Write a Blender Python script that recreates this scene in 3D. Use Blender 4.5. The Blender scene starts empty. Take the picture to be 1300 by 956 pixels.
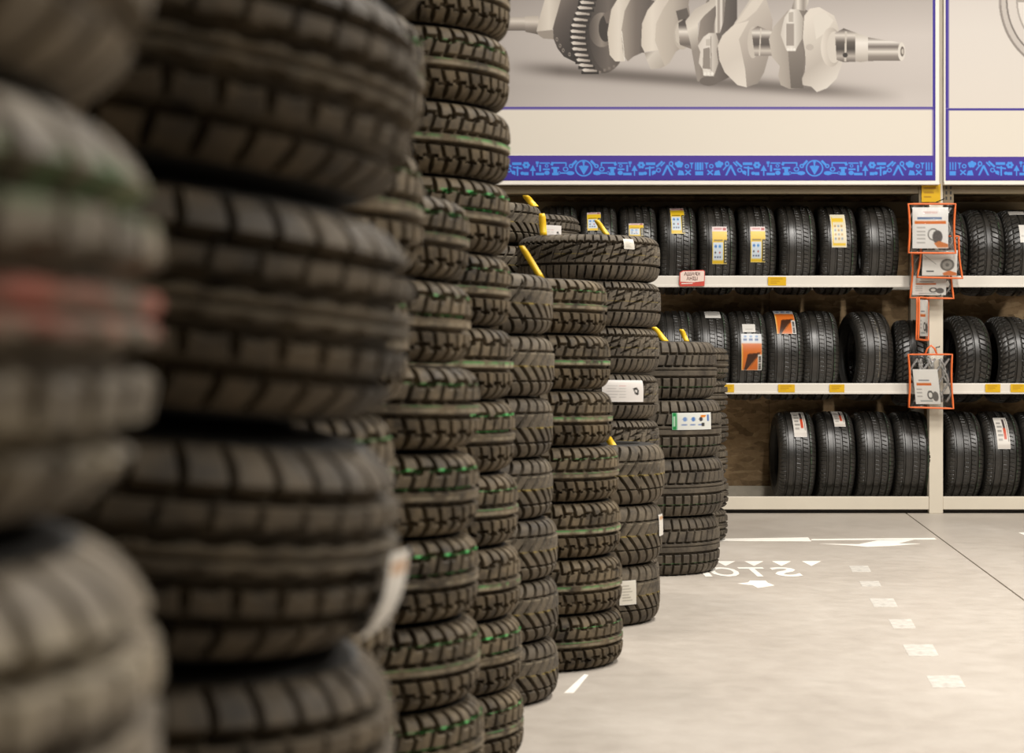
import bpy, bmesh, math, random
import numpy as np
from mathutils import Vector, Matrix

random.seed(7)
SC = bpy.context.scene
COL = SC.collection
PI = math.pi

# ------------------------------------------------------------------ camera
F_PX, CX, HOR, CAM_H = 2400.0, 650.0, 463.0, 1.01
cam_d = bpy.data.cameras.new('camera')
cam = bpy.data.objects.new('camera', cam_d)
COL.objects.link(cam)
cam.location = (0, 0, CAM_H)
cam.rotation_euler = (PI / 2, 0, 0)
cam_d.sensor_width = 36.0
cam_d.lens = 36.0 * F_PX / 1300.0
cam_d.shift_y = (HOR - 478.0) / 1300.0
cam_d.clip_start = 0.02
cam_d.dof.use_dof = True
cam_d.dof.focus_distance = 10.0
cam_d.dof.aperture_fstop = 5.2
SC.camera = cam

# ------------------------------------------------------------------ world, lamps, exposure
w = bpy.data.worlds.new('world')
SC.world = w
w.use_nodes = True
w.node_tree.nodes['Background'].inputs[0].default_value = (1.0, 0.90, 0.76, 1)
w.node_tree.nodes['Background'].inputs[1].default_value = 0.025
SC.view_settings.view_transform = 'Standard'
SC.view_settings.look = 'None'
SC.view_settings.gamma = 1.0
SC.view_settings.use_curve_mapping = False
SC.view_settings.exposure = 0.0


def ceiling_lamp(x, y, power, sx=0.35, sy=1.6, z=6.0):
    ld = bpy.data.lights.new('ceiling_lamp', 'AREA')
    ld.shape = 'RECTANGLE'
    ld.size, ld.size_y = sx, sy
    ld.energy = power
    ld.color = (1.0, 0.95, 0.885)
    lo = bpy.data.objects.new('ceiling_lamp', ld)
    COL.objects.link(lo)
    lo.location = (x, y, z)
    return lo


LAMP = 180
for lx in (2.4, 6.0):
    for ly in (0.9, 3.6, 6.4, 8.9):
        ceiling_lamp(lx, ly, LAMP * (0.55 if ly < 1 else 1.08))
ceiling_lamp(-0.8, 9.2, LAMP * 0.7)  # extra unseen lamp, added to raise the highlights on the rack tyres

# ------------------------------------------------------------------ helpers


def px(x, y, Z):
    """photo pixel at depth Z -> world point"""
    return Vector(((x - CX) * Z / F_PX, Z, CAM_H + (HOR - y) * Z / F_PX))


def floor_pt(x, y):
    Z = CAM_H * F_PX / (y - HOR)
    return Vector(((x - CX) * Z / F_PX, Z, 0))


def lin(c):
    a = np.asarray(c, dtype=float) / 255.0
    return np.where(a <= 0.04045, a / 12.92, ((a + 0.055) / 1.055) ** 2.4)


def L3(r, g, b, k=1.0):
    v = lin((r, g, b)) * k
    return (float(v[0]), float(v[1]), float(v[2]), 1.0)


class NT:
    def __init__(self, name):
        self.m = bpy.data.materials.new(name)
        self.m.use_nodes = True
        self.t = self.m.node_tree
        self.b = self.t.nodes['Principled BSDF']

    def n(self, typ, **kw):
        nd = self.t.nodes.new(typ)
        for k, v in kw.items():
            setattr(nd, k, v)
        return nd

    def l(self, a, b):
        self.t.links.new(a, b)

    def math(self, op, a, b=None, c=None, clamp=False):
        nd = self.n('ShaderNodeMath', operation=op, use_clamp=clamp)
        for i, v in enumerate((a, b, c)):
            if v is None:
                continue
            if hasattr(v, 'node'):
                self.l(v, nd.inputs[i])
            else:
                nd.inputs[i].default_value = v
        return nd.outputs[0]

    def mix(self, f, a, b):
        nd = self.n('ShaderNodeMix', data_type='RGBA')
        for s, v in ((nd.inputs['Factor'], f), (nd.inputs[6], a), (nd.inputs[7], b)):
            if hasattr(v, 'node'):
                self.l(v, s)
            else:
                s.default_value = v
        return nd.outputs[2]

    def noise(self, scale, detail=4, vec=None, rough=0.55):
        nd = self.n('ShaderNodeTexNoise')
        nd.inputs['Scale'].default_value = scale
        nd.inputs['Detail'].default_value = detail
        nd.inputs['Roughness'].default_value = rough
        if vec is not None:
            self.l(vec, nd.inputs['Vector'])
        return nd.outputs['Fac']

    def ramp(self, f, stops):
        nd = self.n('ShaderNodeValToRGB')
        e = nd.color_ramp.elements
        while len(e) < len(stops):
            e.new(0.5)
        for i, (p, c) in enumerate(stops):
            e[i].position = p
            e[i].color = c
        self.l(f, nd.inputs[0])
        return nd.outputs[0]

    def obj_coord(self):
        return self.n('ShaderNodeTexCoord').outputs['Object']


def mat_simple(name, col, rough=0.5, metal=0.0, spec=0.5, var=0.06, scale=12):
    t = NT(name)
    f = t.noise(scale, 4, t.obj_coord())
    a = tuple(min(1, c * (1 - var * 2)) for c in col[:3]) + (1,)
    b = tuple(min(1, c * (1 + var * 2)) for c in col[:3]) + (1,)
    t.l(t.ramp(f, [(0.3, a), (0.7, b)]), t.b.inputs['Base Color'])
    t.b.inputs['Roughness'].default_value = rough
    t.b.inputs['Metallic'].default_value = metal
    t.b.inputs['Specular IOR Level'].default_value = spec
    return t.m


def mat_print(name, rough=0.45, spec=0.3):
    """flat print: colour comes from the sheet's own colour attribute"""
    t = NT(name)
    a = t.n('ShaderNodeVertexColor', layer_name='ink')
    t.l(a.outputs[0], t.b.inputs['Base Color'])
    t.b.inputs['Roughness'].default_value = rough
    t.b.inputs['Specular IOR Level'].default_value = spec
    return t.m


def link(name, me, mat=None, parent=None):
    o = bpy.data.objects.new(name, me)
    COL.objects.link(o)
    if mat is not None and me is not None:
        if len(me.materials) == 0:
            me.materials.append(mat)
    if parent is not None:
        o.parent = parent
    return o


def empty(name, loc=(0, 0, 0), rot=(0, 0, 0)):
    o = bpy.data.objects.new(name, None)
    o.empty_display_size = 0.1
    COL.objects.link(o)
    o.location = loc
    o.rotation_euler = rot
    return o


def tag(o, label=None, cat=None, group=None, kind=None):
    if label:
        o['label'] = label
    if cat:
        o['category'] = cat
    if group:
        o['group'] = group
    if kind:
        o['kind'] = kind
    return o


def mesh_from(verts, faces, name='mesh', smooth=False):
    me = bpy.data.meshes.new(name)
    me.from_pydata([tuple(v) for v in verts], [], faces)
    if smooth:
        me.polygons.foreach_set('use_smooth', [True] * len(me.polygons))
    me.update()
    return me


def grid_mesh(P, name, wrap_u=False, smooth=True, uv=None, col=None):
    """P: (nu, nv, 3) array -> quad grid"""
    nu, nv = P.shape[:2]
    me = bpy.data.meshes.new(name)
    idx = np.arange(nu * nv).reshape(nu, nv)
    a = idx if wrap_u else idx[:-1]
    b = np.roll(idx, -1, axis=0) if wrap_u else idx[1:]
    q = np.stack([a[:, :-1], b[:, :-1], b[:, 1:], a[:, 1:]], axis=-1).reshape(-1, 4)
    nf = len(q)
    me.vertices.add(nu * nv)
    me.vertices.foreach_set('co', P.reshape(-1).astype(np.float32))
    me.loops.add(nf * 4)
    me.loops.foreach_set('vertex_index', q.reshape(-1).astype(np.int32))
    me.polygons.add(nf)
    me.polygons.foreach_set('loop_start', (np.arange(nf) * 4).astype(np.int32))
    me.polygons.foreach_set('use_smooth', np.full(nf, smooth))
    if uv is not None:
        U = uv.reshape(-1, 2)[q.reshape(-1)]
        if wrap_u:
            U = U.reshape(nu, nv - 1, 4, 2)
            U[-1, :, 1:3, 0] = 2 * uv[-1, 0, 0] - uv[-2, 0, 0]
        lay = me.uv_layers.new(name='UVMap')
        lay.data.foreach_set('uv', U.reshape(-1).astype(np.float32))
    if col is not None:
        ca = me.color_attributes.new('ink', 'FLOAT_COLOR', 'POINT')
        c4 = np.ones((nu * nv, 4), np.float32)
        c4[:, :3] = col.reshape(-1, 3)
        ca.data.foreach_set('color', c4.reshape(-1))
    me.update(calc_edges=True)
    return me


def box_bm(bm, x0, x1, y0, y1, z0, z1, bev=0.0):
    r = bmesh.ops.create_cube(bm, size=1.0)
    vs = r['verts']
    for v in vs:
        v.co = Vector(((x0 + x1) / 2 + v.co.x * (x1 - x0), (y0 + y1) / 2 + v.co.y * (y1 - y0), (z0 + z1) / 2 + v.co.z * (z1 - z0)))
    if bev > 0:
        es = list({e for v in vs for e in v.link_edges})
        bmesh.ops.bevel(bm, geom=es, offset=bev, segments=2, affect='EDGES', profile=0.5)


def bm_mesh(bm, name='mesh', smooth=False):
    me = bpy.data.meshes.new(name)
    bm.normal_update()
    bm.to_mesh(me)
    bm.free()
    if smooth:
        me.polygons.foreach_set('use_smooth', [True] * len(me.polygons))
    return me


def box(name, x0, x1, y0, y1, z0, z1, mat, parent=None, bev=0.002):
    bm = bmesh.new()
    box_bm(bm, x0, x1, y0, y1, z0, z1, bev)
    return link(name, bm_mesh(bm, name), mat, parent)


def tube_bm(bm, pts, r, seg=6, closed=False):
    pts = [Vector(p) for p in pts]
    n = len(pts)
    rings = []
    for i, p in enumerate(pts):
        if closed:
            d = pts[(i + 1) % n] - pts[i - 1]
        else:
            d = pts[min(i + 1, n - 1)] - pts[max(i - 1, 0)]
        d.normalize()
        up = Vector((0, 1, 0)) if abs(d.y) < 0.9 else Vector((1, 0, 0))
        a = d.cross(up).normalized()
        b = d.cross(a).normalized()
        rings.append([bm.verts.new(p + a * (r * math.cos(t)) + b * (r * math.sin(t))) for t in [2 * PI * k / seg for k in range(seg)]])
    m = n if closed else n - 1
    for i in range(m):
        A, B = rings[i], rings[(i + 1) % n]
        for k in range(seg):
            bm.faces.new((A[k], A[(k + 1) % seg], B[(k + 1) % seg], B[k]))
    if not closed:
        bm.faces.new(rings[0][::-1])
        bm.faces.new(rings[-1])


def tube(name, pts, r, mat, parent=None, seg=6, closed=False):
    bm = bmesh.new()
    tube_bm(bm, pts, r, seg, closed)
    return link(name, bm_mesh(bm, name, True), mat, parent)


def plate_bm(bm, pts, n, t):
    """flat polygon pts extruded by thickness t along n"""
    n = Vector(n)
    a = [bm.verts.new(Vector(p)) for p in pts]
    b = [bm.verts.new(Vector(p) + n * t) for p in pts]
    bm.faces.new(a)
    bm.faces.new(b[::-1])
    k = len(a)
    for i in range(k):
        bm.faces.new((a[i], a[(i + 1) % k], b[(i + 1) % k], b[i]))


def plate(name, pts, n, t, mat, parent=None):
    bm = bmesh.new()
    plate_bm(bm, pts, n, t)
    bmesh.ops.recalc_face_normals(bm, faces=bm.faces)
    return link(name, bm_mesh(bm, name), mat, parent)


def text_mesh(s, size, mirror=True, bold=0.0, depth=0.0):
    cu = bpy.data.curves.new('lettering', 'FONT')
    cu.body = s
    cu.size = size
    cu.align_x = 'CENTER'
    cu.align_y = 'CENTER'
    cu.offset = bold
    cu.extrude = depth
    cu.resolution_u = 3
    o = bpy.data.objects.new('lettering', cu)
    COL.objects.link(o)
    dg = bpy.context.evaluated_depsgraph_get()
    me = bpy.data.meshes.new_from_object(o.evaluated_get(dg))
    bpy.data.objects.remove(o)
    bpy.data.curves.remove(cu)
    if mirror:
        for v in me.vertices:
            v.co.x = -v.co.x
        me.flip_normals()
    return me


# ------------------------------------------------------------------ print canvas (numpy painter for flat printed sheets)
class Canvas:
    def __init__(s, x0, y0, x1, y1, cell, base=(255, 255, 255)):
        s.x0, s.y0, s.x1, s.y1 = x0, y0, x1, y1
        s.nx = max(2, int(round((x1 - x0) / cell)) + 1)
        s.ny = max(2, int(round((y1 - y0) / cell)) + 1)
        s.ss = 2
        xs = np.linspace(x0, x1, s.nx)
        ys = np.linspace(y0, y1, s.ny)
        dx, dy = xs[1] - xs[0], ys[1] - ys[0]
        fx = (xs[:, None] + np.array([-0.25, 0.25])[None] * dx).reshape(-1)
        fy = (ys[:, None] + np.array([-0.25, 0.25])[None] * dy).reshape(-1)
        s.X, s.Y = np.meshgrid(fx, fy, indexing='ij')
        s.A = np.zeros(s.X.shape + (3,))
        s.A[:] = base

    def colour(s, c, X, Y):
        if callable(c):
            return c(X, Y)
        if isinstance(c, tuple) and not np.isscalar(c[0]):
            # (p0, p1, [(t, rgb), ...]) linear gradient
            (ax, ay), (bx, by), st = c
            t = ((X - ax) * (bx - ax) + (Y - ay) * (by - ay)) / ((bx - ax) ** 2 + (by - ay) ** 2)
            tt = [q[0] for q in st]
            return np.stack([np.interp(t, tt, [q[1][k] for q in st]) for k in range(3)], -1)
        return np.array(c, float)

    def put(s, m, c, sl=None):
        if not m.any():
            return
        A = s.A[sl] if sl is not None else s.A
        X = s.X[sl] if sl is not None else s.X
        Y = s.Y[sl] if sl is not None else s.Y
        v = s.colour(c, X[m], Y[m])
        A[m] = v

    def win(s, xa, xb, ya, yb):
        fx, fy = s.X[:, 0], s.Y[0]
        return (slice(*np.searchsorted(fx, (xa, xb))), slice(*np.searchsorted(fy, (ya, yb))))

    def poly(s, pts, c):
        P = np.array(pts, float)
        sl = s.win(P[:, 0].min() - 1, P[:, 0].max() + 1, P[:, 1].min() - 1, P[:, 1].max() + 1)
        X, Y = s.X[sl], s.Y[sl]
        if X.size == 0:
            return
        m = np.zeros(X.shape, bool)
        n = len(P)
        for i in range(n):
            (xa, ya), (xb, yb) = P[i], P[(i + 1) % n]
            if ya == yb:
                continue
            cr = ((ya > Y) != (yb > Y)) & (X < (xb - xa) * (Y - ya) / (yb - ya) + xa)
            m ^= cr
        s.put(m, c, sl)

    def rect(s, xa, ya, xb, yb, c):
        s.poly([(xa, ya), (xb, ya), (xb, yb), (xa, yb)], c)

    def ell(s, cx, cy, rx, ry, c, inner=0.0):
        sl = s.win(cx - rx - 1, cx + rx + 1, cy - ry - 1, cy + ry + 1)
        X, Y = s.X[sl], s.Y[sl]
        if X.size == 0:
            return
        d = ((X - cx) / rx) ** 2 + ((Y - cy) / ry) ** 2
        s.put((d <= 1) & (d >= inner * inner), c, sl)

    def line(s, xa, ya, xb, yb, wd, c):
        d = math.hypot(xb - xa, yb - ya) or 1
        nx, ny = -(yb - ya) / d * wd / 2, (xb - xa) / d * wd / 2
        s.poly([(xa + nx, ya + ny), (xb + nx, yb + ny), (xb - nx, yb - ny), (xa - nx, ya - ny)], c)

    def out(s):
        A = s.A.reshape(s.nx, 2, s.ny, 2, 3).mean((1, 3))
        return lin(A)


INK_K = 0.80    # paper / ink reflectance factor


def sheet(name, cv, to_world, mat, parent=None):
    xs = np.linspace(cv.x0, cv.x1, cv.nx)
    ys = np.linspace(cv.y0, cv.y1, cv.ny)
    X, Y = np.meshgrid(xs, ys, indexing='ij')
    P = to_world(X, Y)
    me = grid_mesh(P, name, smooth=True, col=cv.out() * INK_K)
    return link(name, me, mat, parent)


# ------------------------------------------------------------------ materials
def mat_floor():
    t = NT('polished_concrete')
    co = t.obj_coord()
    mp = t.n('ShaderNodeMapping')
    mp.inputs['Scale'].default_value = (1.0, 0.6, 1)
    t.l(co, mp.inputs[0])
    f1 = t.noise(0.9, 6, mp.outputs[0], 0.6)
    f2 = t.noise(9.0, 5, co, 0.65)
    f3 = t.noise(70.0, 2, co, 0.5)
    f = t.math('ADD', t.math('MULTIPLY', f1, 0.6), t.math('ADD', t.math('MULTIPLY', f2, 0.28), t.math('MULTIPLY', f3, 0.12)))
    t.l(t.ramp(f, [(0.35, (0.385, 0.34, 0.29, 1)), (0.5, (0.455, 0.408, 0.352, 1)), (0.65, (0.525, 0.478, 0.42, 1))]), t.b.inputs['Base Color'])
    t.l(t.math('MULTIPLY_ADD', f2, 0.25, 0.27), t.b.inputs['Roughness'])
    t.b.inputs['Specular IOR Level'].default_value = 0.35
    bp = t.n('ShaderNodeBump')
    bp.inputs['Strength'].default_value = 0.05
    bp.inputs['Distance'].default_value = 0.004
    t.l(f2, bp.inputs['Height'])
    t.l(bp.outputs[0], t.b.inputs['Normal'])
    return t.m


def mat_tread(name, c0, c1, stripes=(), rough=0.72, spec=0.35):
    """tread rubber: dusty mottling plus the thin paint lines the factory rolls round the tread"""
    t = NT(name)
    uv = t.n('ShaderNodeUVMap', uv_map='UVMap').outputs[0]
    sep = t.n('ShaderNodeSeparateXYZ')
    t.l(uv, sep.inputs[0])
    oi = t.n('ShaderNodeObjectInfo')
    ad = t.n('ShaderNodeVectorMath', operation='ADD')
    cmb = t.n('ShaderNodeCombineXYZ')
    t.l(t.math('MULTIPLY', oi.outputs['Random'], 37.0), cmb.inputs[2])
    t.l(t.obj_coord(), ad.inputs[0])
    t.l(cmb.outputs[0], ad.inputs[1])
    v3 = ad.outputs[0]
    f = t.math('ADD', t.math('MULTIPLY', t.noise(9, 5, v3, 0.65), 0.7), t.math('MULTIPLY', t.noise(60, 3, v3), 0.3))
    base = t.ramp(f, [(0.36, c0), (0.64, c1)])
    nz = t.noise(26, 3, v3)
    for (v0, hw, c, amt) in stripes:
        d = t.math('ABSOLUTE', t.math('SUBTRACT', sep.outputs[1], v0))
        m = t.math('MULTIPLY_ADD', d, -1.0 / (hw * 0.5), 2.0, clamp=True)
        g = t.math('MULTIPLY_ADD', nz, 5.0, -2.0, clamp=True)
        base = t.mix(t.math('MULTIPLY', t.math('MULTIPLY', m, g), amt), base, c)
    t.l(base, t.b.inputs['Base Color'])
    t.l(t.math('MULTIPLY_ADD', f, 0.2, rough - 0.1), t.b.inputs['Roughness'])
    t.b.inputs['Specular IOR Level'].default_value = spec
    return t.m


def mat_osb():
    t = NT('strand_board')
    co = t.obj_coord()
    vo = t.n('ShaderNodeTexVoronoi')
    mp = t.n('ShaderNodeMapping')
    mp.inputs['Scale'].default_value = (14, 14, 38)
    mp.inputs['Rotation'].default_value = (0, 0.6, 0)
    t.l(co, mp.inputs[0])
    t.l(mp.outputs[0], vo.inputs['Vector'])
    vo.inputs['Scale'].default_value = 1.0
    f = t.math('ADD', t.math('MULTIPLY', vo.outputs['Color'], 0.6), t.math('MULTIPLY', t.noise(30, 4, co), 0.4))
    t.l(t.ramp(f, [(0.2, (0.16, 0.10, 0.045, 1)), (0.55, (0.32, 0.21, 0.105, 1)), (0.85, (0.46, 0.33, 0.18, 1))]), t.b.inputs['Base Color'])
    t.b.inputs['Roughness'].default_value = 0.75
    return t.m


def mat_film():
    t = NT('clear_film')
    tr = t.n('ShaderNodeBsdfTransparent')
    gl = t.n('ShaderNodeBsdfGlossy')
    gl.inputs['Roughness'].default_value = 0.12
    gl.inputs['Color'].default_value = (0.9, 0.9, 0.9, 1)
    ms = t.n('ShaderNodeMixShader')
    fr = t.n('ShaderNodeFresnel')
    fr.inputs['IOR'].default_value = 1.5
    bp = t.n('ShaderNodeBump')
    bp.inputs['Strength'].default_value = 0.5
    bp.inputs['Distance'].default_value = 0.02
    t.l(t.noise(18, 3, t.obj_coord()), bp.inputs['Height'])
    t.l(bp.outputs[0], gl.inputs['Normal'])
    t.l(t.math('ADD', t.math('MULTIPLY', fr.outputs[0], 0.5), 0.01), ms.inputs[0])
    t.l(tr.outputs[0], ms.inputs[1])
    t.l(gl.outputs[0], ms.inputs[2])
    t.l(ms.outputs[0], t.t.nodes['Material Output'].inputs['Surface'])
    return t.m


GREEN = (0.05, 0.42, 0.10, 1)
YEL = (0.55, 0.40, 0.04, 1)
RED = (0.45, 0.08, 0.05, 1)
PALE = (0.42, 0.36, 0.25, 1)
D0, D1 = (0.028, 0.021, 0.013, 1), (0.155, 0.117, 0.069, 1)
M_FLOOR = mat_floor()
M_BLOCK = mat_tread('dusty_block_tread', D0, D1, [(0.50, 0.018, GREEN, 0.55), (0.05, 0.02, GREEN, 0.25), (-0.03, 0.05, PALE, 0.35)])
M_BLOCK_G = mat_tread('green_lined_tread', D0, D1, [(0.53, 0.035, GREEN, 0.9), (0.14, 0.03, GREEN, 0.7), (-0.03, 0.05, PALE, 0.3)])
M_BLOCK_N = mat_tread('rib_lined_tread', D0, D1, [(0.01, 0.05, GREEN, 0.45), (-0.04, 0.06, PALE, 0.5)])
M_NEAR = mat_tread('red_green_lined_tread', (0.07, 0.057, 0.042, 1), (0.22, 0.18, 0.125, 1), [(0.50, 0.16, GREEN, 0.28), (0.02, 0.13, RED, 0.6), (-0.55, 0.2, PALE, 0.5)])
M_SECOND = mat_tread('shaded_brown_tread', (0.024, 0.018, 0.011, 1), (0.110, 0.082, 0.049, 1), [(0.0, 0.15, PALE, 0.12)])  # brown darkened so the shade on this stack sits in the colour
M_DUSTY_LIT = mat_tread('lit_dusty_tread', (0.08, 0.064, 0.046, 1), (0.24, 0.195, 0.135, 1), [(0.5, 0.25, PALE, 0.4)])  # dusty tread lightened so its colour carries the light on the nearest stack
M_VEE = mat_tread('vee_tread', (0.038, 0.030, 0.021, 1), (0.140, 0.112, 0.076, 1), [(0.0, 0.03, YEL, 0.35), (0.35, 0.02, PALE, 0.35), (-0.4, 0.02, PALE, 0.3)])
M_ZIG = mat_tread('zigzag_tread', (0.045, 0.036, 0.027, 1), (0.150, 0.122, 0.086, 1), [(0.1, 0.02, YEL, 0.25), (0.3, 0.015, PALE, 0.3)])
M_WIDE = mat_tread('rib_tread', (0.040, 0.032, 0.024, 1), (0.120, 0.098, 0.070, 1), [(-0.55, 0.03, GREEN, 0.3)])
M_RACK = mat_tread('clean_black_tread', (0.012, 0.011, 0.009, 1), (0.026, 0.023, 0.019, 1), [(0.62, 0.02, GREEN, 0.15)], rough=0.36, spec=0.75)
M_RACK2 = mat_tread('black_tread_with_paint_marks', (0.012, 0.011, 0.009, 1), (0.034, 0.03, 0.025, 1), [(0.1, 0.025, PALE, 0.45)], rough=0.36, spec=0.75)
M_WALL_R = mat_simple('sidewall_rubber', (0.022, 0.020, 0.017, 1), 0.62, spec=0.4, var=0.12)
M_CREAM = mat_simple('cream_powder_coat', (0.66, 0.60, 0.49, 1), 0.42, var=0.02, scale=3)
M_BEAM = mat_simple('white_steel_beam', (0.70, 0.66, 0.59, 1), 0.38, var=0.02, scale=3)
M_TAN_SHADED = mat_simple('shaded_tan_steel', (0.20, 0.155, 0.09, 1), 0.5, var=0.05, scale=3)  # tan darkened to put the banner's shade into the colour
M_DARK = mat_simple('dark_steel', (0.03, 0.025, 0.02, 1), 0.6)
M_OSB = mat_osb()
M_DECK = mat_simple('grey_deck', (0.42, 0.38, 0.31, 1), 0.6)
M_PRINT = mat_print('printed_sheet')
M_LABEL = mat_print('printed_label', 0.35, 0.4)
M_PANEL = mat_simple('white_panel', (0.78, 0.74, 0.67, 1), 0.5, var=0.01)
M_YELLOW = mat_simple('yellow_plastic', (0.95, 0.58, 0.02, 1), 0.4, var=0.05)
M_ORANGE = mat_simple('orange_piping', (0.80, 0.17, 0.04, 1), 0.45, var=0.05)
M_FILM = mat_film()
M_ROPE = mat_simple('grey_cable', (0.30, 0.29, 0.27, 1), 0.45, var=0.25, scale=60)
M_WHITE_MARK = mat_simple('white_floor_mark', (0.92, 0.88, 0.80, 1), 0.5, var=0.03)  # even white for the flat shapes on the floor
M_TAPE = mat_simple('worn_clear_tape', (0.64, 0.605, 0.545, 1), 0.3, var=0.13, scale=30)
M_INK_RED = mat_simple('red_ink', (0.55, 0.06, 0.04, 1), 0.45)
M_INK_DARK = mat_simple('dark_ink', (0.12, 0.05, 0.04, 1), 0.5)
M_PINK_CARD = mat_simple('pale_card', (0.78, 0.62, 0.54, 1), 0.45, var=0.03)
M_BACKWALL = mat_simple('brown_wall', (0.16, 0.11, 0.065, 1), 0.8)

# ------------------------------------------------------------------ floor and back wall
J0, J1 = floor_pt(1155, 655), floor_pt(1300, 762)
jd = (J1 - J0)


def joint_x(y, off=0.0):
    return J0.x + (y - J0.y) * jd.x / jd.y + off


ya, yb, xl, xr = -6.0, 16.0, -12.0, 14.0
g = 0.005
fv = [(xl, ya, 0), (joint_x(ya, -g), ya, 0), (joint_x(yb, -g), yb, 0), (xl, yb, 0),
      (joint_x(ya, g), ya, 0), (xr, ya, 0), (xr, yb, 0), (joint_x(yb, g), yb, 0),
      (joint_x(ya, -g), ya, -0.012), (joint_x(yb, -g), yb, -0.012), (joint_x(ya, g), ya, -0.012), (joint_x(yb, g), yb, -0.012)]
ff = [(0, 1, 2, 3), (4, 5, 6, 7), (8, 10, 11, 9), (1, 8, 9, 2), (10, 4, 7, 11)]
fl = link('floor', mesh_from(fv, ff, 'floor'), M_FLOOR)
tag(fl, 'pale polished concrete floor with one saw-cut joint', kind='structure')
wl = box('wall_back', xl, xr, 13.75, 13.95, 0, 5.5, M_BACKWALL, bev=0)
tag(wl, 'brown back wall behind the tyre rack', kind='structure')


# ------------------------------------------------------------------ tyre geometry
def wrapd(t):
    return np.abs((t + 0.5) % 1.0 - 0.5)


class Tread:
    """groove map of one tread design; u in pitches, v in -1..1 across"""

    def __init__(s, U, V, pitch, L):
        s.U, s.V, s.p, s.L = U, V, pitch, L
        s.G = np.zeros(U.shape)
        s.e = 0.0011

    def add(s, d, wd, depth=1.0, zone=None):
        m = np.clip((wd / 2 + s.e - d) / (2 * s.e), 0, 1) * depth
        if zone is not None:
            m = m * ((s.V >= zone[0]) & (s.V <= zone[1]))
        s.G = np.maximum(s.G, m)

    def ring(s, v0, wd, depth=1.0):
        s.add(np.abs(s.V - v0) * s.L, wd, depth)

    def slot(s, phi, slope, wd, depth=1.0, zone=None):
        d = wrapd(s.U - phi) * s.p / np.sqrt(1 + (slope * s.p / s.L) ** 2)
        s.add(d, wd, depth, zone)


def design_block(t):
    U, V = t.U, t.V
    stepA = np.where((U % 2.0) < 1.0, 1.0, -1.0)
    vt = 0.50 + 0.055 * stepA
    t.slot(0.10 * (V - 0.5), 0.1, 0.0105, 1, (0.43, 1.0))
    t.add(np.abs(V - vt) * t.L, 0.0070)
    t.slot(0.5 + 0.9 * (V - 0.3), 0.9, 0.0085, 1, (0.12, 0.54))
    t.ring(0.125, 0.0095)
    t.ring(-0.155, 0.0095)
    t.slot(0.25 - 0.8 * (V + 0.3), -0.8, 0.0085, 1, (-0.52, -0.155))
    vb = -0.50 + 0.04 * stepA
    t.add(np.abs(V - vb) * t.L, 0.0075)
    t.slot(0.6 - 0.12 * (V + 0.7), 0.1, 0.0108, 1, (-1.0, -0.46))


def design_near(t):
    U, V = t.U, t.V
    wav = 0.018 * np.sin(2 * PI * U)
    t.slot(0.05 * V, 0.05, 0.0065, 1, (0.50, 1.0))
    t.ring(0.50, 0.0130)
    t.slot(0.4 + 0.5 * V, 0.5, 0.0035, 0.6, (0.18, 0.50))
    t.add(np.abs(V - 0.17 - wav) * t.L, 0.0140)
    t.ring(0.0, 0.0030, 0.6)
    t.add(np.abs(V + 0.18 - wav) * t.L, 0.0140)
    t.slot(0.2 - 0.2 * V, 0.2, 0.0060, 0.9, (-0.52, -0.2))
    t.ring(-0.52, 0.0130)
    t.slot(0.1 - 0.05 * V, 0.05, 0.0070, 1, (-1.0, -0.52))


def design_vee(t):
    U, V = t.U, t.V
    a = np.abs(V)
    ph = 1.5 * np.sin(a * PI / 2)
    sl = 1.5 * PI / 2 * np.cos(a * PI / 2)
    for sgn, off in ((1, 0.0), (-1, 0.12)):
        m = (V >= 0) if sgn > 0 else (V < 0)
        d = wrapd(U * 0.75 - ph - off) * t.p / 0.75 / np.sqrt(1 + (sl * t.p / 0.75 / t.L) ** 2)
        t.add(np.where(m, d, 1.0), 0.0095)
    t.ring(0.42, 0.0050, 0.8)
    t.ring(-0.42, 0.0050, 0.8)


def design_zig(t):
    U, V = t.U, t.V
    t.slot(0.05 * V, 0.0, 0.0075, 1, (0.58, 1.0))
    t.add(np.abs(V - 0.55 - 0.03 * (wrapd(U) * 4 - 1)) * t.L, 0.0095)
    saw = ((U * 0.4) % 1.0)
    for k, (c, h) in enumerate(((0.36, 0.26), (0.02, 0.28))):
        sw = (saw + 0.37 * k) % 1.0
        d = np.abs(V - (c - h / 2 + h * sw)) * t.L
        t.add(d + 0.004 * np.clip(1 - sw * 4, 0, 1), 0.0095 * 0.5 + 0.0055)
    t.slot(1.1 * (V - 0.1) + 0.2, 1.1, 0.0045, 0.8, (-0.22, 0.5))
    t.ring(-0.27, 0.0095)
    t.slot(0.4 + 0.5 * V, 0.5, 0.0072, 1, (-1.0, -0.34))


def design_wide(t):
    U, V = t.U, t.V
    t.slot(0.06 * V, 0.06, 0.0095, 1, (0.54, 1.0))
    t.ring(0.52, 0.0100)
    t.slot(0.3 + 0.9 * V, 0.9, 0.0090, 1, (0.12, 0.52))
    t.ring(0.13, 0.0085)
    t.ring(0.0, 0.0035, 0.6)
    t.ring(-0.22, 0.0110)
    t.slot(0.1 - 0.05 * V, 0.05, 0.0105, 1, (-0.56, -0.22))
    t.ring(-0.56, 0.0100)
    t.slot(0.1 - 0.05 * V, 0.05, 0.0110, 1, (-1.0, -0.56))


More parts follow.
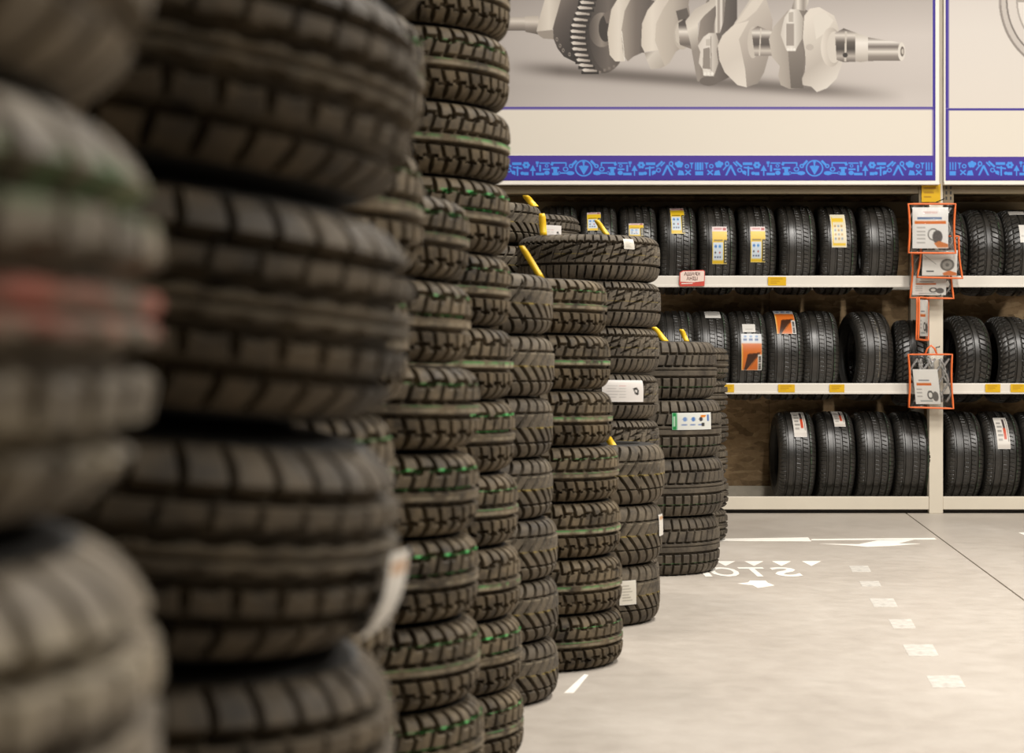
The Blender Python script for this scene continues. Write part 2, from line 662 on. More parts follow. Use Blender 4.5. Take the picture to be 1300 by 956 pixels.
def design_road(t):
    U, V = t.U, t.V
    for v0, wd in ((-0.52, 0.012), (-0.17, 0.014), (0.17, 0.014), (0.52, 0.012)):
        t.ring(v0, wd)
    t.slot(0.9 * V, 0.9, 0.0045, 0.5, (0.60, 1.0))
    t.slot(0.4 + 1.3 * V, 1.3, 0.0045, 0.5, (0.24, 0.45))
    t.slot(0.2 + 1.0 * V, 1.0, 0.0036, 0.25, (-0.10, 0.10))
    t.slot(0.9 - 0.3 * V, 0.3, 0.0042, 0.35, (-1.0, -0.60))


def design_rain(t):
    U, V = t.U, t.V
    a = np.abs(V)
    t.ring(0.14, 0.010)
    t.ring(-0.14, 0.010)
    ph = 1.5 * a ** 1.2
    sl = 1.8 * a ** 0.2
    d = wrapd(U * 0.8 - ph) * t.p / 0.8 / np.sqrt(1 + (sl * t.p / 0.8 / t.L) ** 2)
    t.add(np.where(a > 0.14, d, 1.0), 0.0085)
    t.ring(0.55, 0.007, 0.7)
    t.ring(-0.55, 0.007, 0.7)


def section(R, W, p=5.0, drop=0.085):
    """outer half-section r(z) as a superellipse, resampled by arc length"""
    th = np.linspace(0, PI / 2, 400)
    z = (W / 2) * np.sin(th) ** (2 / p)
    r = (R - drop) + drop * np.cos(th) ** (2 / p)
    return z, r


def make_tyre_meshes(name, R, W, design, pitches, K, rows, Rb=0.20, p=3.6, depth=0.0180, drop=0.085):
    z, r = section(R, W, p, drop)
    # the tread runs from the crown until the surface has dropped 60 percent
    end = np.searchsorted(-(r), -(R - 0.040))
    zz, rr = z[:end + 1], r[:end + 1]
    s = np.concatenate([[0], np.cumsum(np.hypot(np.diff(zz), np.diff(rr)))])
    Lh = s[-1]
    v = np.linspace(-1, 1, rows)
    av = np.abs(v) * Lh
    zv = np.interp(av, s, zz) * np.sign(v)
    rv = np.interp(av, s, rr)
    dz = np.gradient(zv)
    dr = np.gradient(rv)
    ln = np.hypot(dz, dr)
    nz, nr = -dr / ln, dz / ln
    nu = pitches * K
    u = np.arange(nu) / K
    Ug, Vg = np.meshgrid(u, v, indexing='ij')
    t = Tread(Ug, Vg, 2 * PI * R / pitches, Lh)
    design(t)
    fade = np.clip((1.0 - np.abs(Vg)) / 0.06, 0, 1)
    G = t.G * depth * fade
    ang = 2 * PI * Ug / pitches
    rad = rv[None] - nr[None] * G
    P = np.stack([rad * np.cos(ang), rad * np.sin(ang), np.broadcast_to(zv[None], rad.shape) - nz[None] * G], -1)
    uv = np.stack([ang * R, Vg], -1)
    tread = grid_mesh(P, name + '_tread', wrap_u=True, uv=uv, smooth=False)
    # sidewall: from the tread edge over the widest point to the bead and a little inside
    z0, r0 = zv[-1], rv[-1]
    zs, rs = z[end:], r[end:]
    k = np.linspace(0, len(zs) - 1, 7).astype(int)
    prof = list(zip(zs[k], rs[k]))
    rm = prof[-1][1]
    H = rm - Rb
    for f, dzf in ((0.12, 0.0), (0.3, -0.004), (0.34, -0.0015), (0.38, -0.005), (0.62, -0.014), (0.85, -0.024), (0.97, -0.027), (1.0, -0.034), (0.99, -0.05), (0.9, -0.06), (0.6, -0.035)):
        prof.append((W / 2 + dzf, rm - H * f))
    seg = 72
    a = np.linspace(0, 2 * PI, seg, endpoint=False)
    pr = np.array(prof)
    P = np.stack([pr[None, :, 1] * np.cos(a)[:, None], pr[None, :, 1] * np.sin(a)[:, None], np.broadcast_to(pr[None, :, 0], (seg, len(pr)))], -1)
    side = grid_mesh(P, name + '_sidewall', wrap_u=True)
    P2 = P.copy()
    P2[..., 2] *= -1
    P2 = P2[::-1].copy()
    side2 = grid_mesh(P2, name + '_sidewall_lower', wrap_u=True)
    side.materials.append(M_WALL_R)
    side2.materials.append(M_WALL_R)
    return dict(tread=tread, side=side, side2=side2, R=R, W=W, z=z, r=r)


TY = {
    'near': make_tyre_meshes('near_tyre', 0.305, 0.183, design_near, 44, 16, 72, p=3.0, drop=0.080),
    'near2': make_tyre_meshes('second_tyre', 0.300, 0.188, design_near, 42, 16, 72, p=2.9, drop=0.105),
    'small': make_tyre_meshes('low_block_tyre', 0.300, 0.164, design_block, 46, 18, 78),
    'block': make_tyre_meshes('block_tyre', 0.305, 0.1815, design_block, 48, 20, 88),
    'vee': make_tyre_meshes('vee_tyre', 0.300, 0.181, design_vee, 55, 17, 84),
    'veew': make_tyre_meshes('wide_vee_tyre', 0.325, 0.231, design_vee, 55, 17, 96),
    'zig': make_tyre_meshes('zigzag_tyre', 0.310, 0.193, design_zig, 54, 17, 84),
    'wide': make_tyre_meshes('wide_rib_tyre', 0.360, 0.279, design_wide, 48, 18, 104),
    'back': make_tyre_meshes('back_tyre', 0.300, 0.183, design_wide, 50, 12, 56),
    'road': make_tyre_meshes('road_tyre', 0.310, 0.250, design_road, 64, 10, 64, p=4.0, depth=0.010),
    'rain': make_tyre_meshes('rain_tyre', 0.300, 0.235, design_rain, 60, 10, 64, p=4.0, depth=0.010),
}
for d in TY.values():
    d['tread'].materials.append(M_BLOCK)


def tyre(kind, loc, rot, spin, label, group, mat):
    d = TY[kind]
    root = empty('tyre', loc, rot)
    tag(root, label, 'tyre', group)
    for nm, me in (('tread', d['tread']), ('sidewall', d['side']), ('sidewall', d['side2'])):
        o = link(nm, me, None, root)
        o.rotation_euler = (0, 0, spin)
        if nm == 'tread':
            o.material_slots[0].link = 'OBJECT'
            o.material_slots[0].material = mat
    return root


def tread_label(root, kind, a0, a1, z0, z1, paint, cell=0.004, name='paper_label', label=None, lift=0.003, curl=0.0):
    """a paper label lying on the tread: angles a0..a1 (local), z0..z1 along the axle; paint draws in 0..1 x 0..1 (x along angle)"""
    d = TY[kind]
    cv = Canvas(0, 0, 1, 1, 1 / 40.0)
    paint(cv)

    def tw(X, Y):
        ang = a0 + (a1 - a0) * X
        zz = z0 + (z1 - z0) * Y
        rr = np.interp(np.abs(zz), d['z'], d['r']) + lift + curl * np.clip(np.abs(Y - 0.5) - 0.35, 0, 1)
        return np.stack([rr * np.cos(ang), rr * np.sin(ang), zz], -1)
    o = sheet(name, cv, tw, M_LABEL, root)
    if label:
        o['label'] = label
    return o


ORD = ['top', 'second', 'third', 'fourth', 'fifth', 'sixth', 'seventh', 'eighth', 'ninth', 'tenth', 'eleventh', 'twelfth']


def edge_center(xe, Zc, R):
    e = (xe - CX) / F_PX
    return e * Zc - R * math.sqrt(1 + e * e)


STACKS = {}


def stack(key, kind, Zc, pitch, n, edges, mats, look, where, tilt=0.0, jit=0.004, first=0, group=None, y_off=None):
    """edges: right silhouette (photo px) from the bottom tyre to the top one; labels count from the top"""
    d = TY[kind]
    out = []
    rnd = random.Random(hash_key(key))
    for i in range(n):
        f = i / max(1, n - 1)
        xe = float(np.interp(f, np.linspace(0, 1, len(edges)), edges))
        Zi = Zc + rnd.uniform(-jit, jit)
        X = edge_center(xe, Zi, d['R'])
        k = n - 1 - i - first
        if k < 0:
            nm = '%s tyre above the picture edge, %s' % (look, where)
        elif k == 0:
            nm = '%s tyre, %s, %s' % (look, 'topmost' if first == 0 else 'uppermost in view', where)
        else:
            nm = '%s tyre, %s from the top, %s' % (look, ORD[k], where)
        ti = tilt * min(1.0, i / 4.0) + (math.radians(rnd.uniform(-0.35, 0.35)) if i else 0)
        m = mats[i % len(mats)] if isinstance(mats, (list, tuple)) else mats
        r = tyre(kind, (X, Zi, pitch * (i + 0.5)), (0, ti, 0), rnd.uniform(0, 6.28), nm, group, m)
        out.append(r)
    STACKS[key] = dict(t=out, kind=kind, Z=Zc, pitch=pitch, n=n)
    return out


def hash_key(s):
    return sum((i + 1) * ord(c) for i, c in enumerate(s))


RD = math.radians
stack('A', 'near', 0.83, 0.190, 8, [205, 205], [M_DUSTY_LIT, M_DUSTY_LIT, M_DUSTY_LIT, M_DUSTY_LIT, M_DUSTY_LIT, M_NEAR, M_DUSTY_LIT, M_DUSTY_LIT], 'blurred black', 'nearest stack, left picture edge', RD(3), first=1)
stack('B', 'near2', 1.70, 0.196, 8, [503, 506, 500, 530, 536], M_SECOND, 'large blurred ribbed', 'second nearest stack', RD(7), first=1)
stack('B2', 'block', 2.75, 0.190, 9, [497, 500, 500, 538, 540], M_BLOCK, 'half hidden black', 'stack behind the second nearest', RD(1), first=1)
stack('C', 'small', 3.86, 0.1695, 8, [616, 615, 610, 608, 608, 609, 598, 596], [M_BLOCK_G, M_BLOCK_G, M_BLOCK, M_BLOCK_G, M_BLOCK_G, M_BLOCK, M_BLOCK_G, M_BLOCK],
      'block-tread green-lined', 'stack right of the blurred ones', RD(2.3))
stack('C2', 'block', 4.89, 0.185, 11, [665, 663, 661, 658, 654, 652, 649, 648, 648, 647, 648], [M_BLOCK, M_BLOCK_G, M_BLOCK_N], 'block-tread black', 'tallest stack, past the picture top', RD(1.4), first=0)
stack('C3', 'vee', 5.78, 0.1835, 7, [709, 709, 708, 702, 702, 704, 702], M_VEE, 'chevron-tread dusty', 'stack right beside the tallest', RD(0.8))
stack('D', 'block', 6.46, 0.1855, 7, [791, 790, 788, 786, 778, 775, 771], [M_BLOCK, M_BLOCK_N, M_BLOCK_N], 'sharp block-tread', 'seven-tyre stack mid row', RD(0.9))
stack('E', 'veew', 7.53, 0.2335, 3, [838, 841, 844], M_VEE, 'wide chevron-tread grey', 'short three-tyre stack')
stack('EB', 'zig', 8.20, 0.195, 8, [837, 837, 837, 837, 836, 837, 839, 838], M_ZIG, 'zigzag-tread grey', 'stack behind the short one', RD(0.8))
stack('F', 'wide', 9.34, 0.281, 4, [914, 919, 916, 910], M_WIDE, 'wide broad-ribbed', 'four-tyre stack')
stack('G', 'back', 10.95, 0.185, 6, [924, 925, 924, 925, 924, 925], M_WIDE, 'small dark', 'stack behind the broad-ribbed four')
stack('H', 'vee', 8.62, 0.1935, 9, [688, 688, 688], M_VEE, 'chevron-tread black', 'back-row stack below the banner', RD(0.5))
stack('I', 'back', 9.62, 0.1965, 9, [737, 737, 737], M_WIDE, 'plain grey', 'back-row white-labelled stack', RD(0.5))


# labels stuck on stack tyres
def ang_at(root, kind, xp):
    R = TY[kind]['R']
    best = None
    for k in range(1801):
        a = -PI + PI * k / 1800
        X, Z = root.location.x + R * math.cos(a), root.location.y + R * math.sin(a)
        xx = CX + F_PX * X / Z
        # front-facing side only
        if (X * math.cos(a) + Z * math.sin(a)) > 0:
            continue
        if best is None or abs(xx - xp) < best[0]:
            best = (abs(xx - xp), a)
    return best[1]


def stack_label(key, i_top, xa, xb, za, zb, paint, label, **kw):
    s = STACKS[key]
    r = s['t'][s['n'] - 1 - i_top]
    a0, a1 = ang_at(r, s['kind'], xa), ang_at(r, s['kind'], xb)
    hw = TY[s['kind']]['W'] / 2
    return tread_label(r, s['kind'], a0, a1, za * hw, zb * hw, paint, label=label, **kw)


W_, K_ = (240, 236, 228), (40, 38, 36)


def paint_size_label(c):
    c.rect(0, 0, 1, 1, (236, 230, 224))
    for i in range(5):
        c.rect(0.10, 0.2 + i * 0.13, 0.10 + 0.2 + 0.04 * (i % 3), 0.235 + i * 0.13, (196, 190, 186))
        c.rect(0.36, 0.2 + i * 0.13, 0.52, 0.235 + i * 0.13, (214, 160, 158) if i > 3 else (200, 195, 190))
    c.poly([(0.70, 0.62), (0.76, 0.36), (0.84, 0.30), (0.86, 0.52), (0.80, 0.68)], K_)
    c.poly([(0.74, 0.58), (0.78, 0.42), (0.82, 0.42), (0.81, 0.55)], (236, 230, 224))


def paint_green_label(c):
    c.rect(0, 0, 1, 1, (226, 228, 222))
    c.rect(0, 0, 0.10, 1, (30, 140, 70))
    c.rect(0.03, 0.2, 0.06, 0.8, (200, 230, 205))
    for k, col in enumerate(((120, 150, 200), (90, 130, 190), (60, 60, 70))):
        c.ell(0.28 + 0.2 * k, 0.62, 0.05, 0.13, col)
        c.rect(0.2 + 0.2 * k, 0.25, 0.32 + 0.2 * k, 0.34, (130, 150, 190))
    c.poly([(0.68, 0.72), (0.80, 0.72), (0.84, 0.86), (0.68, 0.86)], (225, 130, 40))
    c.rect(0.86, 0.5, 0.92, 0.88, (80, 110, 170))
    c.rect(0.70, 0.2, 0.78, 0.4, K_)


def paint_lines(c):
    c.rect(0, 0, 1, 1, (228, 222, 208))
    for i in range(6):
        c.rect(0.15, 0.16 + 0.12 * i, 0.15 + 0.6 - 0.1 * (i % 3), 0.20 + 0.12 * i, (170, 164, 150))


def paint_plain(c):
    c.rect(0, 0, 1, 1, (235, 230, 220))
    c.rect(0.1, 0.75, 0.9, 0.9, (205, 160, 120))


stack_label('EB', 3, 764, 816, -0.22, 0.72, paint_size_label, 'white size label with a black emblem')
stack_label('F', 1, 853, 902, -0.02, 0.56, paint_green_label, 'white label with a green left edge')
stack_label('E', 2, 786, 807, -0.25, 0.55, paint_lines, 'cream paper label with fine print')
stack_label('E', 1, 836, 842.5, -0.1, 0.62, paint_plain, 'white label seen edge on')
stack_label('B', 3, 482, 506, -0.80, 0.05, paint_plain, 'white paper label at the right edge', lift=0.012)
stack_label('I', 0, 691, 712, -0.6, 0.35, paint_size_label, 'white label')
stack_label('EB', 0, 792, 805, 0.35, 0.80, paint_lines, 'small grey sticker')

# yellow strips standing up from the bores of the stacks


def strip(p0, p1, wd, label, bend=0.01, face=0.0):
    p0, p1 = Vector(p0), Vector(p1)
    bm = bmesh.new()
    side = Vector((math.cos(face), math.sin(face), 0)) * wd / 2
    nrm = (p1 - p0).cross(side).normalized()
    rows = []
    N = 6
    for i in range(N + 1):
        f = i / N
        c = p0.lerp(p1, f) + nrm * (bend * math.sin(f * PI))
        ww = 1.0 if i < N else 0.72
        rows.append([bm.verts.new(c + side * ww + nrm * 0.0012), bm.verts.new(c - side * ww + nrm * 0.0012),
                     bm.verts.new(c - side * ww - nrm * 0.0012), bm.verts.new(c + side * ww - nrm * 0.0012)])
    for a, b in zip(rows[:-1], rows[1:]):
        for k in range(4):
            bm.faces.new((a[k], a[(k + 1) % 4], b[(k + 1) % 4], b[k]))
    bm.faces.new(rows[0])
    bm.faces.new(rows[-1][::-1])
    bmesh.ops.recalc_face_normals(bm, faces=bm.faces)
    o = link('plastic_strip', bm_mesh(bm, 'plastic_strip', True), M_YELLOW)
    tag(o, label, 'strip', 'yellow plastic strips on the stacks')
    return o


def top_z(key):
    s = STACKS[key]
    return s['pitch'] * s['n']


def strip_px(key, xa, ya, xb, yb, Z, wd, label, **kw):
    a, b = px(xa, ya, Z), px(xb, yb, Z)
    a.z = min(a.z, top_z(key) - 0.002)
    return strip(a, b, wd, label, **kw)


strip_px('D', 687, 347, 662, 312, 6.25, 0.024, 'long yellow plastic strip leaning on top of the block-tread stack')
strip_px('H', 679, 262, 667, 248, 8.42, 0.036, 'bent yellow plastic strip on the chevron-tread back stack', bend=0.02)
strip_px('EB', 690, 297, 688, 271, 8.0, 0.030, 'upright yellow plastic strip beside the white tyre label')
strip_px('EB', 771, 297, 757, 279, 8.0, 0.026, 'short yellow plastic strip leaning on the zigzag-tread stack')
strip_px('F', 845, 432, 830, 415, 9.15, 0.034, 'left one of two yellow strips on the broad-ribbed stack')
strip_px('F', 872, 432, 865, 418, 9.15, 0.026, 'right one of two yellow strips on the broad-ribbed stack')
strip_px('E', 781, 570, 769, 552, 7.35, 0.032, 'yellow plastic strip peeping out above the short stack')

# ------------------------------------------------------------------ rack
ZF = 12.83           # front face of the uprights
S = F_PX / ZF


def rx(x):
    return (x - CX) / S


def rz(y):
    return CAM_H + (HOR - y) / S


rack = empty('shelving_rack', (rx(1188.5), ZF, 0))
tag(rack, 'cream steel tyre rack with white beams and strand-board backs along the back wall', 'shelving')


def rbox(name, x0, x1, y0, y1, z0, z1, mat, bev=0.003):
    ox, oy, _ = rack.location
    return box(name, x0 - ox, x1 - ox, y0 - oy, y1 - oy, z0, z1, mat, rack, bev)


UP = [rx(1188.5) - 3.08, rx(1188.5), rx(1188.5) + 3.08]
UW = 0.047
for ux in UP:
    rbox('upright', ux - UW, ux + UW, ZF, ZF + 0.07, 0, 3.9, M_CREAM)
    rbox('rear_upright', ux - UW, ux + UW, ZF + 0.60, ZF + 0.67, 0, 3.9, M_CREAM)
    for zz in (0.25, 0.75, 1.25, 1.75):
        rbox('brace', ux - 0.012, ux + 0.012, ZF + 0.07, ZF + 0.60, zz, zz + 0.03, M_CREAM)
Z1T, Z1B = rz(486.5), rz(499.5)
Z2T, Z2B = rz(350), rz(364)
for b0, b1 in zip(UP[:-1], UP[1:]):
    xa, xb = b0 + UW + 0.0005, b1 - UW - 0.0005
    for zt, zb in ((Z1T, Z1B), (Z2T, Z2B)):
        # folded front beam: face, top and bottom lips
        rbox('beam', xa, xb, ZF - 0.004, ZF + 0.052, zb, zt, M_BEAM, 0.006)
        rbox('beam_lip', xa, xb, ZF - 0.010, ZF - 0.0041, zb - 0.004, zb + 0.012, M_BEAM, 0.002)
        rbox('rear_beam', xa, xb, ZF + 0.545, ZF + 0.597, zb, zt, M_BEAM, 0.006)
    # base: lip, deck, kick plate
    rbox('base_lip', xa, xb, ZF + 0.004, ZF + 0.03, rz(647), rz(630.5), M_CREAM, 0.004)
    rbox('deck', xa, xb, ZF + 0.0305, ZF + 0.60, 0.045, 0.066, M_DECK)
    rbox('deck_rear_lip', xa, xb, ZF + 0.57, ZF + 0.598, 0.0665, 0.15, M_DECK)
    rbox('kick_plate', xa, xb, ZF + 0.05, ZF + 0.06, 0.0, 0.044, M_DARK)
    # upper deck under the banners
    rbox('beam', xa, xb, ZF + 0.003, ZF + 0.055, rz(246), rz(236), M_TAN_SHADED, 0.004)
    rbox('rear_beam', xa, xb, ZF + 0.50, ZF + 0.55, 2.05, 2.16, M_TAN_SHADED, 0.004)
    rbox('top_deck', xa, xb, ZF + 0.056, ZF + 0.60, 2.205, 2.225, M_TAN_SHADED)
    # backs, three boards per bay
    w3 = (xb - xa) / 3
    for k in range(3):
        rbox('back_board', xa + w3 * k + 0.002, xa + w3 * (k + 1) - 0.002, ZF + 0.672, ZF + 0.69, 0.01, 2.3, M_OSB, 0)
# connector plates with shaded holes painted as dark raised boxes, beside the middle upright
for sx in (-1, 1):
    x0 = UP[1] + sx * (UW + 0.001)
    x1 = x0 + sx * 0.07
    xa, xb = min(x0, x1), max(x0, x1)
    rbox('connector', xa, xb, ZF - 0.004, ZF + 0.002, rz(258), rz(235), M_TAN_SHADED, 0.001)
    for k in range(3):
        for j in range(2):
            xs = xa + 0.014 + j * 0.03
            zs = rz(256) + 0.012 + k * 0.036
            rbox('slot', xs, xs + 0.012, ZF - 0.0052, ZF - 0.0041, zs, zs + 0.022, M_DARK, 0)

# ------------------------------------------------------------------ rack tyres


def p_yellow(c, top=True, red=True):
    # drawn with y=0 left .. 1 right (axle), x=0 low .. 1 high on the tread
    c.rect(0, 0, 1, 1, (236, 196, 40))
    c.rect(0.10, 0.05, 0.56, 0.72, (214, 226, 236))
    c.rect(0.60, 0.1, 0.64, 0.7, (120, 96, 30))
    for k, col in enumerate(((80, 130, 200), (90, 150, 210))):
        c.ell(0.46, 0.22 + 0.28 * k, 0.04, 0.09, col)
    for k, col in enumerate(((40, 40, 40), (180, 60, 40))):
        c.ell(0.30, 0.20 + 0.30 * k, 0.02, 0.07, col)
    for k in range(3):
        c.rect(0.16, 0.14 + 0.17 * k, 0.20, 0.25 + 0.17 * k, (70, 80, 110))
    c.rect(0.02, 0.78, 0.62, 1.0, (36, 34, 28))
    for k in range(7):
        c.rect(0.06 + 0.08 * k, 0.84, 0.10 + 0.08 * k, 0.95, (220, 214, 190))
    c.rect(0.86, 0, 1, 1, (228, 206, 202))
    c.rect(0.91, 0.12, 0.95, 0.66, (190, 110, 110))
    c.ell(0.925, 0.84, 0.04, 0.12, (170, 50, 45))


def p_orange(c):
    c.rect(0, 0, 1, 1, (214, 112, 40))
    c.rect(0.72, 0, 1, 1, (214, 216, 218))
    for k in range(3):
        c.rect(0.80, 0.1 + 0.28 * k, 0.86, 0.28 + 0.28 * k, (90, 110, 150))
        c.ell(0.92, 0.2 + 0.28 * k, 0.03, 0.08, (120, 150, 190))
    c.poly([(0.0, 0.30), (0.48, 0.95), (0.44, 0.3), (0.0, 0.12)], (70, 40, 24))
    c.poly([(0.0, 0.30), (0.40, 0.80), (0.36, 0.74), (0.0, 0.24)], (225, 130, 60))
    c.rect(0.0, 0.80, 0.42, 1.0, (228, 224, 216))
    for k in range(6):
        c.rect(0.03 + 0.06 * k, 0.84, 0.07 + 0.06 * k, 0.96, (30, 28, 26))
    c.rect(0.0, 0.0, 0.7, 0.06, (236, 170, 70))


def p_white_red(c):
    c.rect(0, 0, 1, 1, (226, 220, 210))
    c.rect(0.0, 0.0, 0.12, 1.0, (208, 200, 190))
    for k in range(5):
        c.rect(0.22 + 0.13 * k, 0.12, 0.28 + 0.13 * k, 0.45 + 0.08 * (k % 2), (150, 146, 140))
    c.rect(0.26, 0.58, 0.60, 0.78, (206, 76, 40))
    c.rect(0.60, 0.60, 0.92, 0.78, (70, 60, 60))
    c.rect(0.2, 0.86, 0.95, 0.92, (120, 112, 104))


def p_white(c):
    c.rect(0, 0, 1, 1, (226, 222, 214))
    c.rect(0.3, 0.2, 0.4, 0.8, (190, 186, 180))


def p_yellow_white(c):
    c.rect(0, 0, 1, 1, (232, 222, 190))
    c.rect(0.05, 0.06, 0.9, 0.12, (236, 196, 40))
    c.rect(0.05, 0.06, 0.11, 0.94, (236, 196, 40))
    c.rect(0.72, 0.1, 0.86, 0.85, (238, 200, 60))
    for k in range(4):
        for j in range(3):
            c.rect(0.2 + 0.12 * k, 0.2 + 0.22 * j, 0.26 + 0.12 * k, 0.34 + 0.22 * j, (190, 150, 90) if (k + j) % 2 else (150, 160, 170))


def rack_tyre(kind, x0, x1, z_c, label, mat, yaw=0.0, dy=0.0, ycen=None, group='tyres standing on the rack'):
    d = TY[kind]
    Y = (ZF + 0.2985 if ycen is None else ycen) + dy
    s = F_PX / (Y - 0.18)
    xc = ((x0 + x1) / 2 - CX) / s
    # axle along world x: local z -> x
    rot = (Matrix.Rotation(yaw, 4, 'Z') @ Matrix.Rotation(PI / 2, 4, 'Y')).to_euler()
    r = tyre(kind, (xc, Y, z_c), rot, random.uniform(0, 6.28), label, group, mat)
    return r


def rack_label(root, kind, ya, yb, fa, fb, paint, label):
    """label between photo rows ya (top) and yb (bottom), across the tread fraction fa..fb of the half width"""
    d = TY[kind]
    R, W = d['R'], d['W']

    def elev(y):
        best = None
        for k in range(400):
            e = -0.6 + 2.0 * k / 399
            Yw, Zw = root.location.y - R * math.cos(e), root.location.z + R * math.sin(e)
            yy = HOR - F_PX * (Zw - CAM_H) / Yw
            if best is None or abs(yy - y) < best[0]:
                best = (abs(yy - y), e)
        return best[1]
    e0, e1 = elev(yb), elev(ya)
    # e up from the front; local angle = -90deg - e
    return tread_label(root, kind, -PI / 2 - e0, -PI / 2 - e1, fa * W / 2, fb * W / 2, paint, label=label)


g_half = 0.2465
R_road = TY['road']['R']
R_rain = TY['rain']['R']
dz_road = math.sqrt(R_road ** 2 - g_half ** 2) + 0.001
dz_rain = math.sqrt(R_rain ** 2 - g_half ** 2) + 0.001
TOPZ, MIDZ, LOWZ = Z2T, Z1T, 0.067
top_row = [
    (686, 734, 'dark road tyre, partly hidden leftmost on the top shelf', None),
    (737, 783, 'road tyre with a yellow label, behind the big zigzag-tread tyre on top shelf', (270, 293, -0.65, 0.10, p_yellow)),
    (786, 834, 'road tyre with a low white and yellow label on the top shelf', (284, 300, -0.55, 0.25, p_yellow)),
    (836, 884, 'road tyre with a yellow label set high on the top shelf, above the red sign', (265, 297, -0.4, 0.35, p_yellow)),
    (886, 934, 'road tyre with a yellow label, just right of the red sign, top shelf', (288, 335, -0.35, 0.45, p_yellow)),
    (937, 984, 'road tyre with a long yellow label, left of a bare tyre, top shelf', (288, 333, -0.45, 0.35, p_yellow)),
    (986, 1036, 'bare road tyre between two labelled ones on the top shelf', None),
    (1039, 1086, 'road tyre with a pale cream and yellow label on the top shelf', (273, 314, -0.45, 0.35, p_yellow_white)),
    (1089, 1141, 'bare road tyre at the right end of the left top shelf', None),
]
for x0, x1, lb, lab in top_row:
    r = rack_tyre('road', x0, x1, TOPZ + dz_road, lb, M_RACK)
    if lab:
        rack_label(r, 'road', *lab, 'paper label on the tread')
for k, (x0, x1, lb) in enumerate(((1180, 1228, 'rain tyre just right of the bagged upright on the top shelf'),
                                  (1228, 1272, 'bare rain tyre in the middle of the right top shelf'),
                                  (1273, 1317, 'rain tyre with a white paper flag at the right picture edge, top shelf'))):
    r = rack_tyre('rain', x0, x1, TOPZ + dz_rain, lb, M_RACK)
    if k == 2:
        rack_label(r, 'rain', 286, 308, -0.25, 0.15, p_white, 'white paper flag on the tread')
        rack_label(r, 'rain', 269, 273, -0.6, 0.3, p_white, 'white paper on the crown')
mid_row = [
    (836, 880, 'road tyre half hidden by the broad-ribbed stack on the middle shelf', None),
    (881, 924, 'road tyre with a white paper on its crown on the middle shelf', (396, 404, -0.3, 0.55, p_white)),
    (926, 972, 'road tyre with a tall orange and white label on the middle shelf', (424, 470, -0.45, 0.65, p_orange)),
    (973, 1018, 'road tyre with a short orange label set high on the middle shelf', (394, 424, -0.5, 0.55, p_orange)),
    (1019, 1061, 'bare upright road tyre right of the orange-labelled pair on the middle shelf', None),
]
for x0, x1, lb, lab in mid_row:
    r = rack_tyre('road', x0, x1, MIDZ + dz_road, lb, M_RACK)
    if lab:
        rack_label(r, 'road', *lab, 'paper label on the tread')
        if lab[4] is p_orange and lab[0] > 410:
            rack_label(r, 'road', 412, 422, -0.35, 0.35, p_white, 'small white paper')
rack_tyre('road', 1081, 1125, MIDZ + dz_road - 0.004, 'road tyre turned to show its left side, left middle shelf', M_RACK2, yaw=0.12)
rack_tyre('rain', 1142, 1180, MIDZ + dz_rain - 0.035, 'low dark tyre turned aside behind the hanging bags, middle shelf', M_RACK, yaw=-0.10, dy=0.03)
rack_tyre('rain', 1208, 1250, MIDZ + dz_rain - 0.008, 'directional tyre turned to show its left side, right middle shelf', M_RACK, yaw=0.12)
rack_tyre('rain', 1263, 1305, MIDZ + dz_rain - 0.012, 'directional tyre second from the upright on the right middle shelf', M_RACK, yaw=0.08)
rack_tyre('rain', 1308, 1350, MIDZ + dz_rain - 0.012, 'directional tyre cut by the right picture edge, middle shelf', M_RACK, yaw=0.05)
low_row = [
    (986, 1035, 'road tyre with a white and red tag, leftmost on the bottom shelf', (524, 555, -0.2, 0.5, p_white_red)),
    (1037, 1084, 'road tyre with a short tag near its crown, second on the bottom shelf', (520, 542, -0.1, 0.5, p_white_red)),
    (1086, 1133, 'bare road tyre third on the left bottom shelf', None),
    (1134, 1181, 'bare road tyre against the upright on the left bottom shelf', None),
    (1198, 1246, 'bare road tyre right of the upright on the right bottom shelf', None),
    (1247, 1293, 'road tyre with a white and red tag on the right bottom shelf', (531, 570, -0.4, 0.3, p_white_red)),
    (1295, 1342, 'road tyre cut by the right picture edge on the bottom shelf', None),
]
for x0, x1, lb, lab in low_row:
    r = rack_tyre('road', x0, x1, LOWZ + R_road, lb, M_RACK)
    if lab:
        rack_label(r, 'road', *lab, 'white tag with a red mark')

# ------------------------------------------------------------------ price tags and shelf sign


def price_tag(x0, x1, y0, y1, label, Y=ZF - 0.012):
    cv = Canvas(x0, y0, x1, y1, 1.0, (238, 190, 30))
    w_, h_ = x1 - x0, y1 - y0
    for k in range(3):
        cv.rect(x0 + w_ * 0.12, y0 + h_ * (0.2 + 0.24 * k), x0 + w_ * (0.8 - 0.15 * k), y0 + h_ * (0.29 + 0.24 * k), (190, 140, 30))
    P0, P1 = px(x0, y1, Y), px(x1, y0, Y)
    o = box('price_tag', P0.x, P1.x, Y, Y + 0.0018, P0.z, P1.z, M_YELLOW, bev=0)
    tag(o, label, 'price tag', 'yellow price tags on the beams')

    def tw(X, Yp):
        s = Y / F_PX
        return np.stack([(X - CX) * s, np.full(X.shape, Y - 0.0006), CAM_H + (HOR - Yp) * s], -1)
    sheet('print', cv, tw, M_LABEL, o)
    return o


